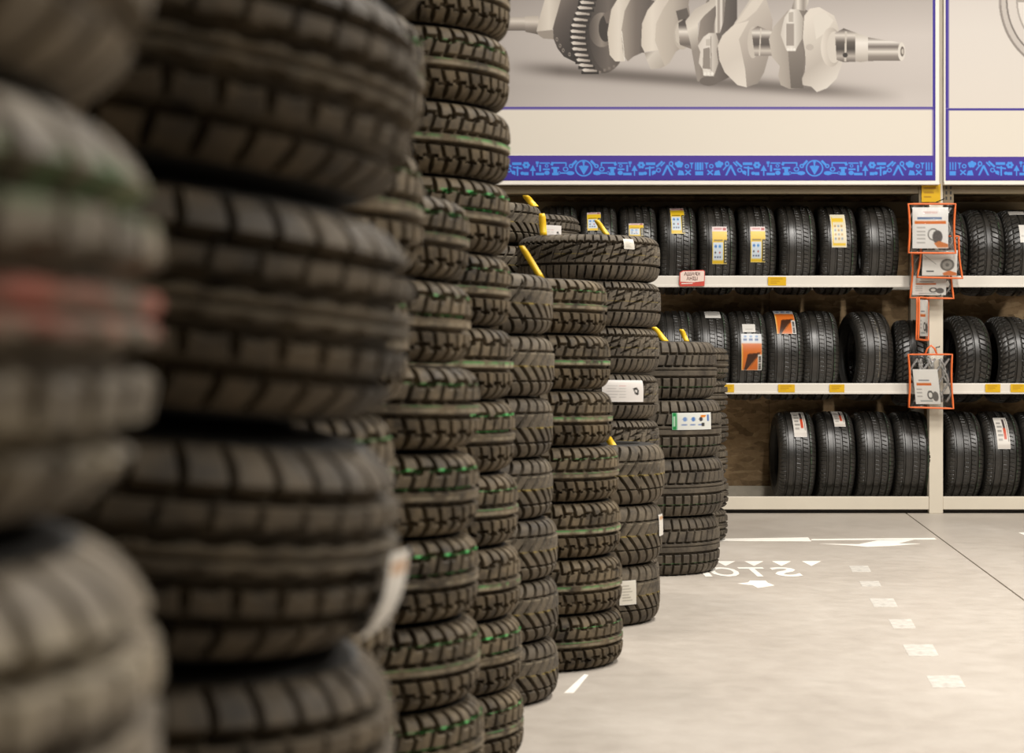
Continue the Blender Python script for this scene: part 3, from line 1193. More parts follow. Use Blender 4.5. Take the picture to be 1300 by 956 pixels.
price_tag(975, 998, 351.5, 362.5, 'yellow price tag on the upper left beam, under the top shelf')
price_tag(920, 932, 488, 498, 'yellow price tag at the far left of the lower beam, beside the stacks')
price_tag(988, 1009, 488, 498, 'yellow price tag on the lower beam under the short orange label')
price_tag(1053, 1072, 488, 498, 'yellow price tag on the lower beam under the bare middle tyre')
price_tag(1251, 1270, 487.5, 498, 'yellow price tag on the right lower beam, nearer the upright')
price_tag(1283, 1302, 487.5, 498, 'yellow price tag on the right lower beam at the picture edge')
price_tag(1170, 1194, 233.5, 256.5, 'big square yellow tag on the upright above the hanging bags', Y=ZF - 0.015)

sy = ZF - 0.022
sg = empty('shelf_sign', px(878.5, 363.5, sy))
tag(sg, 'pale red-edged price sign with mirrored lettering clipped on the upper beam', 'sign')


def sl(x, y, dy=0.0):
    p = px(x, y, sy)
    return Vector((p.x - sg.location.x, dy, p.z - sg.location.z))


plate('card', [sl(*p) for p in ((863, 346), (867, 343.6), (893, 342.8), (895, 344.5), (894.4, 363), (864, 363.6), (862, 361))], (0, 1, 0), 0.004, M_INK_RED, sg)
plate('face', [sl(*p) + Vector((0, -0.001, 0)) for p in ((863.8, 346.5), (867.3, 344.5), (892.8, 343.8), (894.1, 345.2), (893.6, 357), (880, 358.4), (863.8, 357.6))], (0, 1, 0), 0.0009, M_PINK_CARD, sg)
for s_, yy, sz in (('КРАЩА', 348.0, 0.030), ('ЦІНА', 353.8, 0.030)):
    me = text_mesh(s_, sz, True, 0.0006)
    for v in me.vertices:
        v.co = Vector((v.co.x, 0, v.co.y))
    o = link('lettering', me, M_INK_DARK, sg)
    o.location = sl(878.7, yy) + Vector((0, -0.0022, 0))
plate('stripe', [sl(*p) + Vector((0, -0.0011, 0)) for p in ((865, 360.6), (879, 360.2), (880, 359.2), (865, 359.4))], (0, 1, 0), 0.0009, M_PANEL, sg)
plate('clip', [sl(*p) + Vector((0, 0.0045, 0)) for p in ((874, 352), (883, 352), (883, 362), (874, 362))], (0, 1, 0), 0.0065, M_INK_RED, sg)

# ------------------------------------------------------------------ banners
ZB = 12.77
BLUE, BLUEL, ICON = (64, 48, 152), (70, 58, 166), (76, 156, 246)


def bw(X, Y, dy=0.0):
    s = ZB / F_PX
    return np.stack([(X - CX) * s, np.full(np.shape(X), ZB + dy), CAM_H + (HOR - Y) * s], -1)


def banner_root(x0, x1, label):
    r = empty('banner', (0, 0, 0))
    tag(r, label, 'banner', 'wall banners above the rack')
    a, b = px(x0, 231.5, ZB), px(x1, -190, ZB)
    box('panel', a.x, b.x, ZB + 0.002, ZB + 0.035, a.z, b.z, M_PANEL, r, 0.002)
    box('bottom_rail', a.x, b.x, ZB - 0.006, ZB + 0.05, a.z - 0.016, a.z - 0.0003, M_PANEL, r, 0.002)
    return r


def draw_icons(c, x_lo, x_hi, centres):
    I = ICON

    def thick(xa, ya, xb, yb, wd, col):
        c.line(xa, ya, xb, yb, wd * 1.35, col)
    for cx in centres:
        c.ell(cx, 213.6, 11.2, 10.6, I, inner=0.83)
        c.poly([(cx - 6.4, 211), (cx - 2, 210), (cx, 212.5), (cx + 2, 210), (cx + 6.4, 211), (cx + 3.6, 216.5), (cx, 222)], I)
        c.rect(cx - 1.1, 203, cx + 1.1, 212, I)
        c.poly([(cx - 2.4, 206.5), (cx, 203), (cx + 2.4, 206.5)], I)
        for m in (-1, 1):
            def X(d):
                return cx + m * d
            # spanner
            thick(X(9), 204, X(15), 210, 2.2, I)
            c.ell(X(16.2), 210.8, 2.9, 2.7, I, inner=0.4)
            # spade
            c.ell(X(17), 219.8, 5.2, 2.6, I)
            thick(X(20), 219.6, X(30), 219.6, 1.4, I)
            c.ell(X(31), 219.6, 2.2, 2.0, I, inner=0.5)
            # nut
            c.ell(X(23), 214.8, 3.6, 3.2, I, inner=0.55)
            # saw bracket
            thick(X(22), 206.8, X(39), 206.8, 1.5, I)
            thick(X(22.5), 206.5, X(22.5), 211, 1.4, I)
            thick(X(39), 206, X(41), 210, 2.6, I)
            # vice
            c.rect(min(X(31), X(41)), 212, max(X(31), X(41)), 214.5, I)
            c.rect(min(X(33.5), X(38.5)), 214, max(X(33.5), X(38.5)), 219.5, I)
            c.rect(min(X(32), X(40)), 219.5, max(X(32), X(40)), 222.6, I)
            # tap and bar
            c.ell(X(47), 210.6, 2.4, 2.2, I, inner=0.5)
            thick(X(43), 215, X(52), 215, 1.6, I)
            c.ell(X(46.5), 219.5, 3.4, 2.8, I)
            thick(X(43), 207, X(56), 207, 1.3, I)
            # hammer
            c.rect(min(X(54), X(56.6)), 209.5, max(X(54), X(56.6)), 218, I)
            c.rect(min(X(50), X(61)), 219.4, max(X(50), X(61)), 222.6, I)
            thick(X(57), 206.5, X(61), 206.5, 2.2, I)
            thick(X(59), 207, X(59), 212, 1.2, I)
            # tree
            c.poly([(X(60.5), 217), (X(68.5), 217), (X(64.5), 209.5)], I)
            c.rect(min(X(63.6), X(65.4)), 216, max(X(63.6), X(65.4)), 223, I)
            # flower
            for k in range(6):
                c.ell(X(73) + 3.0 * math.cos(k * PI / 3), 209.6 + 2.8 * math.sin(k * PI / 3), 1.9, 1.8, I)
            c.rect(min(X(70), X(76)), 218.5, max(X(70), X(76)), 222.4, I)
            c.ell(X(78), 220, 2.4, 2.2, I)
            # box plane, fork
            c.rect(min(X(79), X(91)), 206, max(X(79), X(91)), 209.4, I)
            thick(X(84), 211, X(84), 223, 1.7, I)
            thick(X(78), 214, X(90), 212.5, 1.5, I)
            c.ell(X(89), 219, 2.6, 2.4, I)
            thick(X(87), 222, X(93), 216, 1.3, I)
            # pliers and wheel
            thick(X(92), 212, X(100), 205, 2.0, I)
            c.ell(X(95), 216, 3.2, 3.0, I, inner=0.55)
            thick(X(98), 211, X(103), 206, 1.5, I)
            # tent
            c.poly([(X(99), 222.8), (X(101.6), 222.8), (X(106.4), 213.5), (X(111), 222.8), (X(113.6), 222.8), (X(107.4), 209.5), (X(105.2), 209.5)], I)
            # racket, bush
            c.ell(X(111), 208, 3.0, 3.4, I, inner=0.45)
            thick(X(112), 211, X(116), 216, 1.3, I)
            for a, b in ((118, 208), (121, 206.5), (124, 208), (120, 210.5), (123, 210.5)):
                c.ell(X(a), b, 2.4, 2.3, I)
            c.poly([(X(119), 222.6), (X(128), 222.6), (X(126), 217), (X(121), 216)], I)
            # watch and scissors
            c.ell(X(131), 211, 3.0, 2.8, I, inner=0.5)
            thick(X(129), 222, X(136), 216, 1.4, I)
            thick(X(129), 216, X(136), 222, 1.4, I)
            c.poly([(X(134), 206.5), (X(140), 206.5), (X(137), 210)], I)
            thick(X(137), 209, X(137), 214, 1.2, I)
            # three forks
            for d in (142, 145.4, 148.8):
                thick(X(d), 206, X(d), 216, 1.2, I)
            c.rect(min(X(141.4), X(149.6)), 217.5, max(X(141.4), X(149.6)), 222.6, I)


bn = banner_root(470, 1192.5, 'large crankshaft photograph banner with a blue tool-icon strip above the rack')
XB0, XB1 = 474, 1187.5


# picture part
def bgcol(X, Y):
    t = np.clip((Y + 60) / 200, 0, 1)
    g_ = np.interp(Y, [-60, 0, 45, 80, 110, 136], [168, 176, 198, 196, 192, 198])
    g_ = g_ + 10 * np.clip((X - 950) / 200, 0, 1) - 12 * np.clip((720 - X) / 100, 0, 1)
    ys = 88 + (X - 690) * 0.075
    sh = np.exp(-((Y - ys) / 8.5) ** 2) * np.clip((X - 640) / 70, 0, 1) * np.clip((1150 - X) / 120, 0, 1)
    sh = sh * 78
    v = g_ - sh
    return np.stack([v + 2, v - 6, v - 12], -1)


cp = Canvas(474, -60, 1184.0, 135.4, 0.85)
cp.put(np.ones(cp.X.shape, bool), bgcol)
LT, MD, DK, BK = (222, 212, 198), (160, 150, 139), (104, 95, 88), (62, 55, 50)


def vg(y0, y1, *st):
    n = len(st) - 1
    return ((0, y0), (0, y1), [(i / n, c) for i, c in enumerate(st)])


def hg(x0, x1, *st):
    n = len(st) - 1
    return ((x0, 0), (x1, 0), [(i / n, c) for i, c in enumerate(st)])


c = cp
# left shaft
c.rect(600, 22, 668, 39, vg(20, 41, (170, 160, 150), (226, 217, 205), (150, 140, 130), (92, 84, 78)))
c.poly([(666, 21), (684, 20), (684, 44), (667, 40.5)], vg(20, 44, (190, 180, 168), (222, 212, 200), (140, 130, 121), (96, 88, 80)))
# first web
c.poly([(702, 36), (708, 12), (724, -60), (752, -60), (750, 30), (742, 82), (730, 79), (716, 72), (708, 62), (703, 50)], ((700, 0), (750, 40), [(0, (140, 130, 122)), (0.4, (98, 89, 83)), (1, (60, 54, 50))]))
c.poly([(681, 40), (702, 38), (703, 50), (690, 49), (684, 45)], MD)
c.poly([(684, 26), (692, -2), (712, -60), (728, -60), (708, 14), (701, 38), (681, 40)], hg(682, 712, (205, 195, 182), (226, 217, 204), (196, 186, 174)))
for k, (a, b) in enumerate(((706, 50), (710, 58), (714, 64), (722, 69))):
    c.ell(a + 1, b, 1.6, 2.6, (150, 140, 130), inner=0.5)
# gear
c.ell(766, 26, 34, 67, hg(735, 800, (52, 46, 42), (92, 84, 78), (120, 110, 102)))
c.ell(772, 40, 24, 50, hg(748, 796, (74, 67, 62), (112, 103, 96), (86, 78, 72)))
c.ell(764, 38, 16, 22, hg(748, 780, (86, 78, 72), (150, 140, 130), (96, 88, 80)))
c.ell(769, 36, 9, 17, (66, 60, 55))
c.poly([(766, 18), (776, 12), (784, 16), (778, 28), (770, 30)], (118, 108, 100))
teeth = [(739, 757, -13), (737, 755, -5), (736, 754, 2.2), (733, 752, 9), (730, 748.5, 16.3), (727.5, 746, 24), (725, 744, 31.4), (724, 743, 39), (724, 743, 46.6), (725, 744, 54), (726, 745, 61.5), (729, 747, 68.8), (731.5, 749, 75.5), (735, 753, 82), (739, 758, 88.4)]
for a, b, yy in teeth:
    c.rect(a - 1, yy + 2, b + 2, yy + 6, (52, 46, 42))
    c.poly([(a, yy), (a + 3, yy - 1.6), (b, yy + 0.6), (b, yy + 3.0), (a + 2, yy + 2.6)], hg(a, b, (236, 228, 218), (196, 186, 176), (168, 158, 148)))
for k in range(4):
    c.rect(760 + 6 * k, 90 - k * 2.4, 763 + 6 * k, 93 - k * 2.4, (130, 120, 112))
# second web
c.poly([(806, -60), (830, -60), (827, 5), (815, 67), (804, 72), (797, 78), (789, 66), (788, 36), (793, 12)], hg(788, 826, (176, 166, 154), (122, 112, 104), (96, 88, 82)))
c.poly([(776, 12), (788, -8), (812, -60), (826, -60), (804, -8), (793, 14), (789, 38), (790, 62), (793.5, 78), (781, 78), (774, 70), (771, 42)], hg(771, 800, (214, 204, 190), (230, 221, 208), (206, 196, 183)))
c.line(789.4, 40, 793, 77, 0.9, (240, 233, 222))
# between webs
c.poly([(812, 67), (815, 30), (828, 0), (836, 4), (820, 40), (818, 67)], DK)
# third web
c.poly([(852, -8), (866, -60), (884, -60), (874, 6), (879, 40), (872, 56), (858, 66), (850, 80), (842, 86), (836, 64), (831, 50), (832, 30), (840, 12)], hg(832, 878, (206, 196, 183), (186, 176, 164), (140, 130, 121)))
c.poly([(822, 13), (836, -4), (862, -60), (874, -60), (853, -6), (841, 13), (833, 30), (831.5, 52), (836, 64), (818, 66), (814, 58), (815, 30)], hg(814, 842, (216, 206, 193), (230, 221, 208), (214, 204, 192)))
c.poly([(818, 67), (836, 64.5), (838, 70), (844, 84), (838, 87), (826, 88), (821, 76)], ((818, 66), (842, 88), [(0, (150, 140, 130)), (0.3, (214, 206, 195)), (1, (176, 167, 156))]))
c.poly([(858, 14), (872, 10), (876, 24), (862, 30)], (96, 88, 81))
# journal
c.ell(866, 44, 11, 19, (190, 180, 168))
c.poly([(860, 30), (869, 24), (882, 30), (882, 64), (861, 56)], vg(24, 64, (70, 62, 57), (90, 82, 76), (238, 230, 220), (160, 150, 140), (110, 100, 93), (150, 140, 130)))
c.poly([(857, 40), (861, 28), (863, 58), (858, 52)], (205, 196, 184))
# fourth web
c.poly([(890, 20), (920, -60), (935, -60), (936, 60), (926, 98), (908, 107), (888, 105), (886, 48)], hg(886, 934, (150, 140, 130), (112, 103, 96), (80, 72, 67)))
c.poly([(870, 27), (882, 12), (900, 2), (922, -60), (934, -60), (912, 4), (894, 20), (886, 30), (886, 48), (889, 104), (885, 103), (877, 58)], ((870, 20), (890, 60), [(0, (196, 187, 176)), (0.4, (226, 218, 206)), (1, (150, 141, 132))]))
# first rod
c.poly([(907, -60), (925, -60), (919, 26), (914, 42), (904, 42), (909, 20)], hg(906, 922, (128, 118, 110), (232, 225, 214), (150, 140, 131), (238, 231, 222), (120, 111, 103), (214, 206, 195)))
c.poly([(893, 47), (900, 42), (909, 42), (912, 52), (910, 64), (912, 80), (908, 92), (906, 97), (893, 96), (892, 88), (887, 80), (889, 66), (886, 58)], hg(886, 912, (214, 206, 196), (228, 221, 212), (176, 167, 157)))
c.poly([(893, 62), (901, 60), (902, 88), (892, 87)], (146, 137, 128))
c.poly([(896, 50), (903, 49), (903, 58), (896, 58)], (196, 188, 178))
c.line(902.5, 46, 903, 90, 0.9, (140, 131, 122))
for k in range(3):
    c.ell(895 + 4.6 * k, 93.6, 1.9, 2.2, (240, 235, 226))
c.ell(900, 103, 12, 6, (110, 101, 94))
# fifth web
c.poly([(932, 30), (953, -2), (962, -60), (985, -60), (972, -4), (981, 26), (979, 60), (970, 92), (962, 106), (947, 111), (935, 60)], ((930, 30), (985, 80), [(0, (204, 195, 184)), (0.45, (184, 174, 164)), (1, (150, 141, 132))]))
c.poly([(911, 58), (917, 45), (932, 31), (945, 28), (951, 26), (938, 50), (946, 88), (948, 111), (936, 108), (920, 92), (913, 76)], ((911, 40), (948, 111), [(0, (224, 215, 203)), (0.5, (212, 203, 192)), (1, (228, 220, 209))]))
c.poly([(933, 31), (955, 0), (972, -4), (960, 14), (946, 26)], (218, 209, 197))
# second journal
c.ell(956, 54, 7, 20, (200, 191, 180))
c.poly([(954, 38), (962, 33), (980, 40), (980, 71), (958, 71)], vg(34, 72, (120, 110, 102), (232, 225, 215), (98, 89, 83), (88, 80, 74), (206, 197, 186), (120, 111, 104)))
c.line(966, 36, 964, 71, 1.6, (210, 201, 190))
# sixth web
c.poly([(976, 50), (982, 34), (1000, 14), (1014, 8), (1026, 14), (1024, 60), (1020, 112), (1002, 113), (991, 108), (988, 96), (990, 84), (980, 72)], hg(976, 1022, (196, 187, 176), (168, 159, 149), (122, 113, 105)))
c.poly([(1000, 60), (1020, 60), (1020, 112), (1004, 112)], ((1000, 60), (1020, 112), [(0, (138, 129, 120)), (1, (104, 96, 89))]))
# second rod
c.poly([(1012, -60), (1030, -60), (1026, 4), (1022, 14), (1005, 11), (1008, 0)], hg(1006, 1027, (140, 131, 122), (232, 225, 215), (150, 141, 132), (226, 219, 208)))
c.poly([(996, 22), (1003, 12), (1014, 12), (1020, 24), (1018, 50), (1012, 60), (1010, 65), (999, 65), (996, 58), (991, 44), (993, 34)], hg(990, 1020, (206, 198, 188), (232, 226, 217), (176, 168, 158)))
c.poly([(998, 30), (1008, 30), (1008, 58), (998, 58)], (160, 151, 142))
c.poly([(1001, 16), (1007, 15), (1007, 28), (1001, 28)], (184, 176, 166))
for k in range(3):
    c.ell(1000.5 + 4 * k, 63, 1.8, 2.0, (240, 235, 226))
# seventh web
c.poly([(1021, 20), (1028, 11), (1040, 9), (1059, 20), (1063, 30), (1070, 60), (1070, 78), (1062, 100), (1050, 112), (1037, 117), (1030, 110), (1019, 108), (1018, 100), (1023, 88), (1022, 66), (1019, 48)], ((1018, 30), (1070, 100), [(0, (226, 218, 207)), (0.35, (208, 200, 189)), (0.6, (190, 181, 171)), (1, (228, 221, 211))]))
c.poly([(1032, 20), (1048, 16), (1058, 26), (1050, 40), (1036, 50)], (224, 217, 206))
c.ell(1028, 60, 5, 4, (190, 181, 171))
c.ell(1055, 60, 13, 25, hg(1042, 1068, (226, 218, 207), (198, 189, 178), (170, 161, 151)))
c.ell(1059, 60, 9, 20, (214, 206, 195))
c.poly([(1060, 42), (1071, 36), (1088, 42), (1092, 78), (1071, 79), (1062, 76)], vg(36, 80, (80, 72, 66), (226, 218, 208), (98, 90, 83), (70, 63, 58), (186, 177, 167), (92, 84, 78)))
c.line(1074, 40, 1073, 78, 2.4, (206, 198, 187))
c.ell(1073, 70, 3.2, 3.0, (58, 52, 48))
c.poly([(1086, 42), (1100, 46), (1106, 48), (1106, 77), (1092, 79), (1086, 78)], vg(42, 79, (196, 188, 177), (240, 234, 226), (214, 206, 196), (170, 161, 151)))
c.poly([(1102, 47.5), (1142, 54), (1144, 77), (1102, 77.5)], vg(47, 78, (110, 101, 94), (240, 234, 226), (116, 107, 100), (228, 221, 211), (142, 133, 124), (120, 111, 103)))
c.ell(1144.5, 65.6, 4.6, 11.8, (226, 219, 209))
c.ell(1145.4, 65.4, 2.4, 6.4, (110, 101, 94))
c.ell(1145.8, 65.4, 1.3, 3.6, (200, 192, 181))

sheet('picture', cp, lambda X, Y: bw(X, Y, -0.0015), M_PRINT, bn)['label'] = 'grey printed photograph of a crankshaft'
# frame lines and fields, drawn as one printed sheet below the picture
cf = Canvas(XB0, 135.4, XB1, 197.5, 1.7, (236, 228, 214))
cf.rect(XB0, 135.4, 1190, 138.6, BLUE)
cf.rect(1184, 130, 1190, 200, BLUE)
cf.rect(XB0, 195.6, 1184, 200, (244, 238, 228))
sheet('white_field', cf, lambda X, Y: bw(X, Y, -0.0015), M_PRINT, bn)
cb = Canvas(1184.0, -60, XB1, 135.4, 1.75, BLUE)
sheet('border', cb, lambda X, Y: bw(X, Y, -0.0015), M_PRINT, bn)
cs = Canvas(XB0, 197.5, XB1, 229.0, 0.62, BLUE)
cs.put(np.ones(cs.X.shape, bool), vg(197, 229, (80, 58, 156), BLUEL, (62, 46, 152)))
draw_icons(cs, XB0, XB1, (448, 741, 1034))
sheet('icon_strip', cs, lambda X, Y: bw(X, Y, -0.0015), M_PRINT, bn)['label'] = 'blue strip printed with light blue tool icons'

bn2 = banner_root(1198.5, 1640, 'second banner with a pale wheel picture at the right picture edge')
c2 = Canvas(1200.5, -60, 1400, 137.2, 1.3, (228, 220, 212))
c2.put(np.ones(c2.X.shape, bool), vg(-60, 137, (214, 206, 200), (228, 221, 213), (230, 222, 212)))
c2.ell(1352, 0, 84, 92, (150, 141, 134))
c2.ell(1352, 0, 81, 89, (206, 198, 190))
c2.ell(1352, 0, 75, 82, (120, 112, 106))
c2.ell(1352, 0, 73, 80, (222, 214, 206))
c2.ell(1352, 0, 62, 68, (170, 162, 154))
c2.ell(1352, 0, 60, 66, (234, 227, 219))
for k in range(10):
    a = k * PI / 5
    c2.line(1352 + 15 * math.cos(a), 16 * math.sin(a), 1352 + 62 * math.cos(a), 68 * math.sin(a), 6, (176, 168, 160))
c2.ell(1352, 0, 16, 17, (150, 142, 135))
c2.rect(1200, -60, 1204.4, 140, BLUE)
sheet('picture', c2, lambda X, Y: bw(X, Y, -0.0015), M_PRINT, bn2)['label'] = 'pale printed wheel'
cf2 = Canvas(1200.5, 137.2, 1400, 199, 1.3, (236, 228, 214))
cf2.rect(1200, 137.2, 1400, 140.6, BLUE)
cf2.rect(1200, 137, 1204.4, 200, BLUE)
sheet('white_field', cf2, lambda X, Y: bw(X, Y, -0.0015), M_PRINT, bn2)
cs2 = Canvas(1200.5, 199, 1400, 229.0, 0.62, BLUE)
cs2.put(np.ones(cs2.X.shape, bool), vg(197, 229, (80, 58, 156), BLUEL, (62, 46, 152)))
draw_icons(cs2, 1200, 1400, (1355,))
sheet('icon_strip', cs2, lambda X, Y: bw(X, Y, -0.0015), M_PRINT, bn2)['label'] = 'blue strip printed with light blue tool icons'

# ------------------------------------------------------------------ hanging bags


def card_big(c):
    c.rect(0, 0, 1, 1, (250, 248, 244))
    c.rect(0.30, 0.10, 0.70, 0.15, (222, 186, 178))
    c.rect(0.14, 0.24, 0.82, 0.29, (90, 120, 160))
    c.rect(0.06, 0.33, 0.94, 0.41, (232, 120, 40))
    for k in range(5):
        c.rect(0.12, 0.48 + 0.09 * k, 0.36, 0.51 + 0.09 * k, (190, 186, 182))
    c.ell(0.58, 0.66, 0.15, 0.15, (120, 116, 112), inner=0.8)
    c.ell(0.70, 0.72, 0.14, 0.16, (104, 98, 96))
    c.poly([(0.60, 0.88), (0.74, 0.82), (1.0, 0.90), (1.0, 0.98), (0.7, 0.98)], (226, 140, 80))


def card_photo(c):
    c.rect(0, 0, 1, 1, (246, 243, 236))
    c.ell(0.72, 0.58, 0.2, 0.24, (120, 116, 110))
    c.ell(0.72, 0.58, 0.14, 0.17, (170, 166, 158), inner=0.4)
    c.rect(0.12, 0.80, 0.34, 0.85, (80, 80, 80))
    c.poly([(0.6, 0.9), (0.78, 0.80), (1, 0.9), (1, 1), (0.62, 1)], (226, 130, 70))
    c.line(0.05, 0.2, 0.4, 0.55, 0.03, (190, 186, 178))


def card_slant(c):
    c.rect(0, 0, 1, 1, (248, 245, 238))
    c.rect(0.1, 0.40, 0.7, 0.47, (228, 116, 44))
    c.rect(0.2, 0.30, 0.62, 0.33, (120, 124, 134))
    for k in range(3):
        c.rect(0.08, 0.56 + 0.1 * k, 0.3, 0.59 + 0.1 * k, (180, 176, 170))
    c.ell(0.62, 0.74, 0.12, 0.13, (90, 88, 84), inner=0.6)
    c.ell(0.82, 0.78, 0.12, 0.14, (110, 106, 102))
    c.rect(0.2, 0.9, 0.7, 0.93, (150, 160, 160))


def bag(x0, x1, y0, y1, Y, depth, label, paint, card, rope=True, yaw=0.0, handle=False, wid=None, flare=0.0, gr='clear bags hanging on the upright'):
    a, b = px(x0, y1, Y), px(x1, y0, Y)
    cx, cz = (a.x + b.x) / 2, a.z
    wd, h = (b.x - a.x) if wid is None else wid, b.z - a.z
    r = empty('clear_bag', (cx, Y, cz), (0, 0, yaw))
    tag(r, label, 'bag', gr)
    rnd = random.Random(int(x0 * 7 + y0))
    hw = wd / 2
    cor = [(-hw * (1 + flare) + rnd.uniform(-0.008, 0.008), 0.0), (hw * (1 + flare) + rnd.uniform(-0.008, 0.008), rnd.uniform(-0.012, 0.0)), (hw + rnd.uniform(-0.012, 0.006), h), (-hw + rnd.uniform(-0.006, 0.012), h)]

    def surf(u, v, f):
        x = (cor[0][0] * (1 - u) + cor[1][0] * u) * (1 - v) + (cor[3][0] * (1 - u) + cor[2][0] * u) * v
        z = (cor[0][1] * (1 - u) + cor[1][1] * u) * (1 - v) + (cor[3][1] * (1 - u) + cor[2][1] * u) * v
        pinch = 1 - 0.06 * math.sin(v * PI)
        bul = (math.sin(u * PI) ** 0.5) * (math.sin(min(1, v * 1.1 + 0.0) * PI * 0.95 + 0.05) ** 0.5 if 0 < v < 1 else 0)
        return (x * pinch, f * depth / 2 * (0.25 + 0.75 * bul), z)
    for f, nm in ((-1, 'front_film'), (1, 'rear_film')):
        P = np.array([[surf(i / 10, j / 10, f) for j in range(11)] for i in range(11)])
        link(nm, grid_mesh(P, nm), M_FILM, r)
    for f in (-1, 1):
        path = []
        for (u0, v0), (u1, v1) in (((0, 0), (1, 0)), ((1, 0), (1, 1)), ((1, 1), (0, 1)), ((0, 1), (0, 0))):
            for k in range(8):
                t = k / 8
                q = surf(u0 + (u1 - u0) * t, v0 + (v1 - v0) * t, f)
                path.append(q)
        tube('piping', path, 0.0062, M_ORANGE, r, 6, True)
    # card
    if card:
        (u0, v0, u1, v1, sk) = card
        cv = Canvas(0, 0, 1, 1, 1 / 48)
        paint(cv)

        def tw(X, Yp):
            u = u0 + (u1 - u0) * X
            v = v1 + (v0 - v1) * Yp
            x = -hw + wd * u + sk * (v - 0.5) * wd
            return np.stack([x, np.full(X.shape, -depth * 0.16) + 0.004 * np.sin(X * 5), h * v], -1)
        sheet('paper_card', cv, tw, M_LABEL, r)
    if rope:
        bm = bmesh.new()
        for k in range(12):
            xx = hw * (-0.80 + 1.60 * (k + 0.5) / 12)
            pts = []
            for j in range(9):
                t = j / 8
                pts.append((xx + 0.03 * math.sin(t * 7 + k * 1.7), depth * (0.20 + 0.05 * math.sin(k * 2.1 + t * 5)), h * (0.10 + 0.82 * t)))
            tube_bm(bm, pts, 0.008, 5)
        o = link('cable_loops', bm_mesh(bm, 'cable_loops', True), M_ROPE, r)
    if handle:
        hx = 0.0
        tube('handle', [(hx - 0.04, 0, h), (hx - 0.024, 0, h + 0.04), (hx, 0, h + 0.06), (hx + 0.024, 0, h + 0.04), (hx + 0.04, 0, h)], 0.0065, M_ORANGE, r, 6)
    return r


bag(1152, 1213, 259, 321, 12.60, 0.055, 'large clear bag with a white printed card, topmost on the upright', card_big, (0.10, 0.09, 0.84, 0.93, 0.0))
bag(1168, 1219, 300, 352, 12.67, 0.050, 'clear bag with a photo card showing below the topmost bag', card_photo, (0.06, 0.04, 0.92, 0.66, 0.04), flare=0.12)
bag(1156, 1209, 322, 378, 12.735, 0.050, 'clear bag with a pale card, third from the top on the upright', card_slant, (0.05, 0.06, 0.85, 0.50, 0.03), flare=0.06)
bag(1154, 1188, 378, 431, 12.70, 0.060, 'narrow clear bag hung nearly edge on, second lowest on the upright', card_slant, (0.10, 0.08, 0.90, 0.95, 0.0), rope=False, yaw=0.95, wid=0.16)
bag(1154, 1210, 450, 517, 12.74, 0.060, 'lowest clear bag with grey cables above a printed card, on the upright', card_slant, (0.10, 0.06, 0.66, 0.72, -0.12), flare=0.04, handle=True)
for zz, yy in ((rz(256.5), 12.60), (rz(298.5), 12.67), (rz(320.5), 12.735), (rz(376.5), 12.70), (rz(441), 12.735)):
    tube('hook', [(0, -0.001, zz), (0, yy - ZF, zz), (0, yy - ZF - 0.006, zz + 0.008)], 0.0035, M_DARK, rack, 5)

# ------------------------------------------------------------------ floor markings


def floor_poly(bm, pts, t=0.0008):
    P = [floor_pt(*p) for p in pts]
    plate_bm(bm, P, (0, 0, 1), t)


fm = empty('floor_marking', floor_pt(955, 725))
tag(fm, 'white stop marking on the floor with mirrored letters, triangles and arrow shapes', 'floor marking')


def fpart(name, pts):
    bm = bmesh.new()
    floor_poly(bm, pts)
    bmesh.ops.translate(bm, verts=bm.verts, vec=-fm.location)
    bmesh.ops.recalc_face_normals(bm, faces=bm.faces)
    return link(name, bm_mesh(bm, name), M_WHITE_MARK, fm)


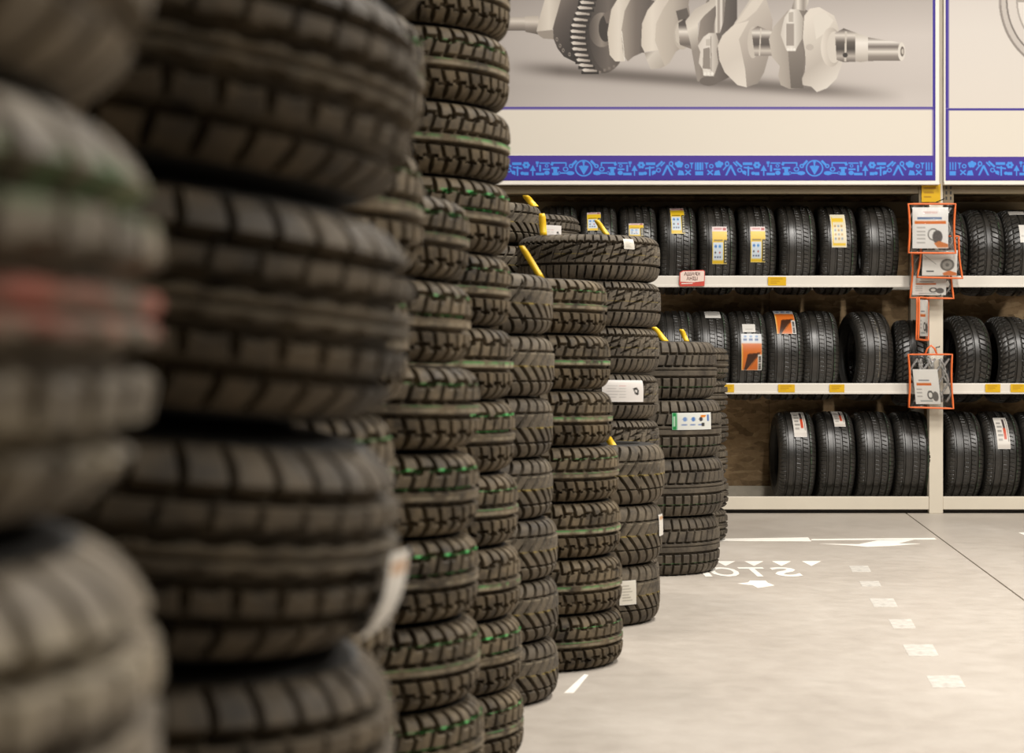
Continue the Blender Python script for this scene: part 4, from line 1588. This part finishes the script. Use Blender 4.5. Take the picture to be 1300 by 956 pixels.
for x in (921, 957, 992, 1030):
    fpart('triangle', [(x - 12, 712.6), (x + 12, 712.6), (x, 718.6)])
fpart('line', [(880, 684.4), (1026, 682.4), (1030, 687.2), (880, 686.6)])
fpart('line', [(1030, 684.4), (1186, 683.0), (1189, 684.9), (1030, 686.0)])
fpart('bolt', [(1040, 690.3), (1090, 691.0), (1114, 686.2), (1160, 685.3), (1140, 690.0), (1168, 690.3), (1130, 693.2), (1100, 694.2), (1076, 692.3)])
fpart('arrow', [(936, 741), (950, 739.6), (952, 737.2), (972, 737.4), (975, 740.2), (983, 743.2), (970, 745.2), (962, 746.4), (955, 742.8), (950, 742.6)])
pA, pB = floor_pt(966, 720.4), floor_pt(966, 732.2)
lh = pA.y - pB.y
for ch, xc, ww in (('S', 997, 32), ('T', 958.5, 33), ('O', 919.5, 36), ('P', 884, 30)):
    me = text_mesh(ch, 1.0, True, 0.022)
    xs = [v.co.x for v in me.vertices]
    ys = [v.co.y for v in me.vertices]
    Zm = (pA.y + pB.y) / 2
    W = ww * Zm / F_PX
    mx, my = (max(xs) + min(xs)) / 2, (max(ys) + min(ys)) / 2
    for v in me.vertices:
        v.co = Vector(((v.co.x - mx) / (max(xs) - min(xs)) * W, (v.co.y - my) / (max(ys) - min(ys)) * lh, 0))
    o = link('letter', me, M_WHITE_MARK, fm)
    cpt = Vector(((xc - CX) * Zm / F_PX, Zm, 0.0012))
    o.location = cpt - fm.location

tapes = [(1078, 1106, 718.6, 726.2, 'most distant worn tape square, beside the stop marking'),
         (1091, 1119, 738.2, 744.6, 'second worn tape square from the rack, in the dotted row'),
         (1104, 1140, 760, 770.6, 'third worn tape square from the rack, in the dotted row'),
         (1128, 1163, 786.5, 798, 'fourth worn tape square from the rack, in the dotted row'),
         (1146, 1192, 818.5, 833, 'fifth worn tape square from the rack, second nearest the camera'),
         (1176, 1226, 858, 873, 'sixth worn tape square from the rack, nearest the camera')]
for k, (xa, xb, y0, y1, lb) in enumerate(tapes):
    sk = (y1 - y0) * 0.55
    bm = bmesh.new()
    pts = [(xa, y0), (xb - sk, y0 - 0.3), (xb, y1), (xa + sk, y1 + 0.2)]
    P = [floor_pt(*p) for p in pts]
    ctr = sum(P, Vector()) / 4
    plate_bm(bm, [p - ctr for p in P], (0, 0, 1), 0.0008)
    bmesh.ops.recalc_face_normals(bm, faces=bm.faces)
    o = link('floor_tape', bm_mesh(bm, 'floor_tape'), M_TAPE)
    o.location = ctr
    tag(o, lb, 'tape', 'row of worn tape squares on the floor')


def floor_mark(name, pts, label, cat='floor marking'):
    P = [floor_pt(*p) for p in pts]
    ctr = sum(P, Vector()) / len(P)
    bm = bmesh.new()
    plate_bm(bm, [p - ctr for p in P], (0, 0, 1), 0.0008)
    bmesh.ops.recalc_face_normals(bm, faces=bm.faces)
    o = link(name, bm_mesh(bm, name), M_WHITE_MARK)
    o.location = ctr
    tag(o, label, cat)


floor_mark('floor_line', [(742, 856), (716, 880), (728, 880), (747, 857)], 'short white line on the floor at the foot of the block-tread stack')
floor_mark('floor_line', [(1293, 676.2), (1330, 675.6), (1330, 678.2), (1300, 679.4)], 'white mark on the floor at the right picture edge')
